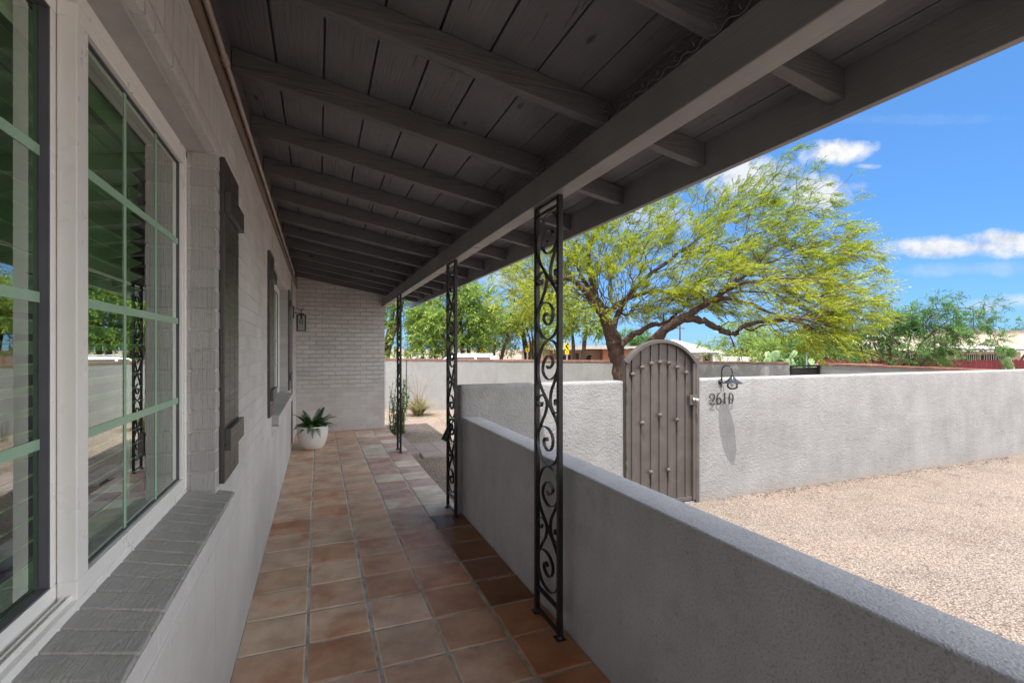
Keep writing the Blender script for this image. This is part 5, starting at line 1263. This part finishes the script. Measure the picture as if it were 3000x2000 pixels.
def suv():
    d = 21.0; a = P(1250, 1000, d); u = Vector((CT, -ST, 0)); w = Vector((ST, CT, 0)); zt = H - (1037 - HOR) / F * d; g = zt - 1.72
    c = empty('parked_car', (a.x, a.y, g), 'white suv with roof rails parked beyond the courtyard wall', 'car')
    S = (1466 - 1250) / F * d / 3.3   # the cabin spans the seen width
    W = 1.86
    def ring(x, zlo, zs, zr_, ins):   # cross-section at x
        return [(x, y, z) for y, z in ((-W/2, zlo), (-W/2, zs), (-W/2 + ins, zr_), (-W/2 + ins + .12, zr_ + .03), (W/2 - ins - .12, zr_ + .03), (W/2 - ins, zr_), (W/2, zs), (W/2, zlo))]
    # x from nose (-) to tail
    secs = [(-1.55, .45, .75, .80, .10), (-1.4, .30, .88, .95, .10), (-.2, .28, 1.0, 1.08, .12), (.15, .28, 1.02, 1.10, .13), (.95, .28, 1.03, 1.60, .24), (1.3, .28, 1.04, 1.66, .25), (2.4, .28, 1.05, 1.67, .25), (3.0, .28, 1.06, 1.60, .26), (3.28, .35, 1.05, 1.12, .18), (3.36, .45, .95, 1.02, .16)]
    m = MB(); vs = []; k = 8
    def tw(p): q = Vector((a.x, a.y, g)) + u * (p[0] * 1.0) + w * p[1]; return (q.x, q.y, g + p[2])
    for s_ in secs: vs += [tw(p) for p in ring(*s_)]
    fs = [(i * k + j, i * k + (j + 1) % k, (i + 1) * k + (j + 1) % k, (i + 1) * k + j) for i in range(len(secs) - 1) for j in range(k)] + [tuple(range(k))[::-1], tuple((len(secs) - 1) * k + j for j in range(k))]
    m.add(vs, fs); m.build('body', M['carwhite'], c, bevel=.04, bseg=3)
    def side(x0, x1, x2, x3, z0, z1):
        yb = lambda z: -W/2 - .006 + max(0, (z - 1.04)) * .25 / .62
        m.add([tw((x0, yb(z0), z0)), tw((x1, yb(z0), z0)), tw((x2, yb(z1), z1)), tw((x3, yb(z1), z1)), tw((x0, yb(z0) + .01, z0)), tw((x1, yb(z0) + .01, z0)), tw((x2, yb(z1) + .01, z1)), tw((x3, yb(z1) + .01, z1))], [(0, 1, 2, 3), (7, 6, 5, 4), (0, 4, 5, 1), (1, 5, 6, 2), (2, 6, 7, 3), (3, 7, 4, 0)])
    for q in ((.42, 1.25, 1.25, .98), (1.33, 2.12, 2.12, 1.33), (2.2, 2.95, 2.75, 2.2)):
        m = MB(); side(*q, 1.10, 1.60); m.build('window', M['carglass'], c)
    m = MB(); m.add([tw((.2, -.68, 1.13)), tw((.2, .68, 1.13)), tw((.93, .55, 1.62)), tw((.93, -.55, 1.62)), tw((.17, -.68, 1.12)), tw((.17, .68, 1.12)), tw((.90, .55, 1.63)), tw((.90, -.55, 1.63))], [(0, 1, 2, 3), (4, 7, 6, 5), (0, 4, 5, 1), (1, 5, 6, 2), (2, 6, 7, 3), (3, 7, 4, 0)]); m.build('windscreen', M['carglass'], c)
    for sy in (-1, 1):
        m = MB(); m.tube([tw((1.1, sy * .60, 1.69)), tw((1.15, sy * .60, 1.735)), tw((2.75, sy * .60, 1.735)), tw((2.85, sy * .60, 1.69))], .016, 8); m.build('roof_rail', M['galv'], c)
    for x in (1.5, 2.4): m = MB(); m.tube([tw((x, -.6, 1.74)), tw((x, .6, 1.74))], .014, 6); m.build('roof_bar', M['black'], c)
    for x in (-.75, 2.5):
        for sy in (-1, 1):
            m = MB(); m.tube([tw((x, sy * (W/2 - .2), .34)), tw((x, sy * (W/2 + .01), .34))], .34, 24); t = m.build('wheel', M['tyre'], c)
            m = MB(); m.tube([tw((x, sy * (W/2 + .005), .34)), tw((x, sy * (W/2 + .02), .34))], .21, 16); m.build('rim', M['galv'], t)
suv()
def cart():
    d = 28; a = P(1190, 1000, d); zt = H - (1026 - HOR) / F * d; g = gz(a.x, a.y); c = empty('golf_cart', (a.x, a.y, g), 'white golf cart with a flat canopy near the farthest iron post', 'golf cart'); u = Vector((CT, -ST, 0)); w = Vector((ST, CT, 0)); L = (1244 - 1190) / F * d
    def bx(m, x0, x1, y0, y1, z0, z1):
        q = [a + u * x0 + w * y0, a + u * x1 + w * y0, a + u * x1 + w * y1, a + u * x0 + w * y1]; m.hexa([(p.x, p.y, z0) for p in q], [(p.x, p.y, z1) for p in q])
    m = MB(); bx(m, 0, L, -.5, .5, zt - .09, zt); m.build('canopy', M['white'], c, bevel=.03)
    m = MB(); bx(m, -.1, L * .35, -.5, .5, zt - 1.5, zt - .75); bx(m, L * .35, L, -.5, .5, zt - 1.5, zt - 1.1); bx(m, L * .7, L + .1, -.5, .5, zt - 1.1, zt - .55); m.build('body', M['white'], c, bevel=.05)
    m = MB(); bx(m, L * .5, L * .72, -.42, .42, zt - 1.09, zt - .45); m.build('seat', M['black'], c, bevel=.03)
    m = MB()
    for x in (.12, L - .15):
        for y in (-.46, .44): bx(m, x, x + .03, y, y + .03, zt - 1.1, zt - .09)
    m.build('canopy_post', M['galv'], c)
    for x in (.15, L - .2):
        for y in (-.5, .4):
            q = a + u * x + w * y; m = MB(); m.tube([(q.x, q.y, zt - 1.5), (q.x + w.x * .14, q.y + w.y * .14, zt - 1.5)], .23, 16); m.build('wheel', M['tyre'], c)
cart()
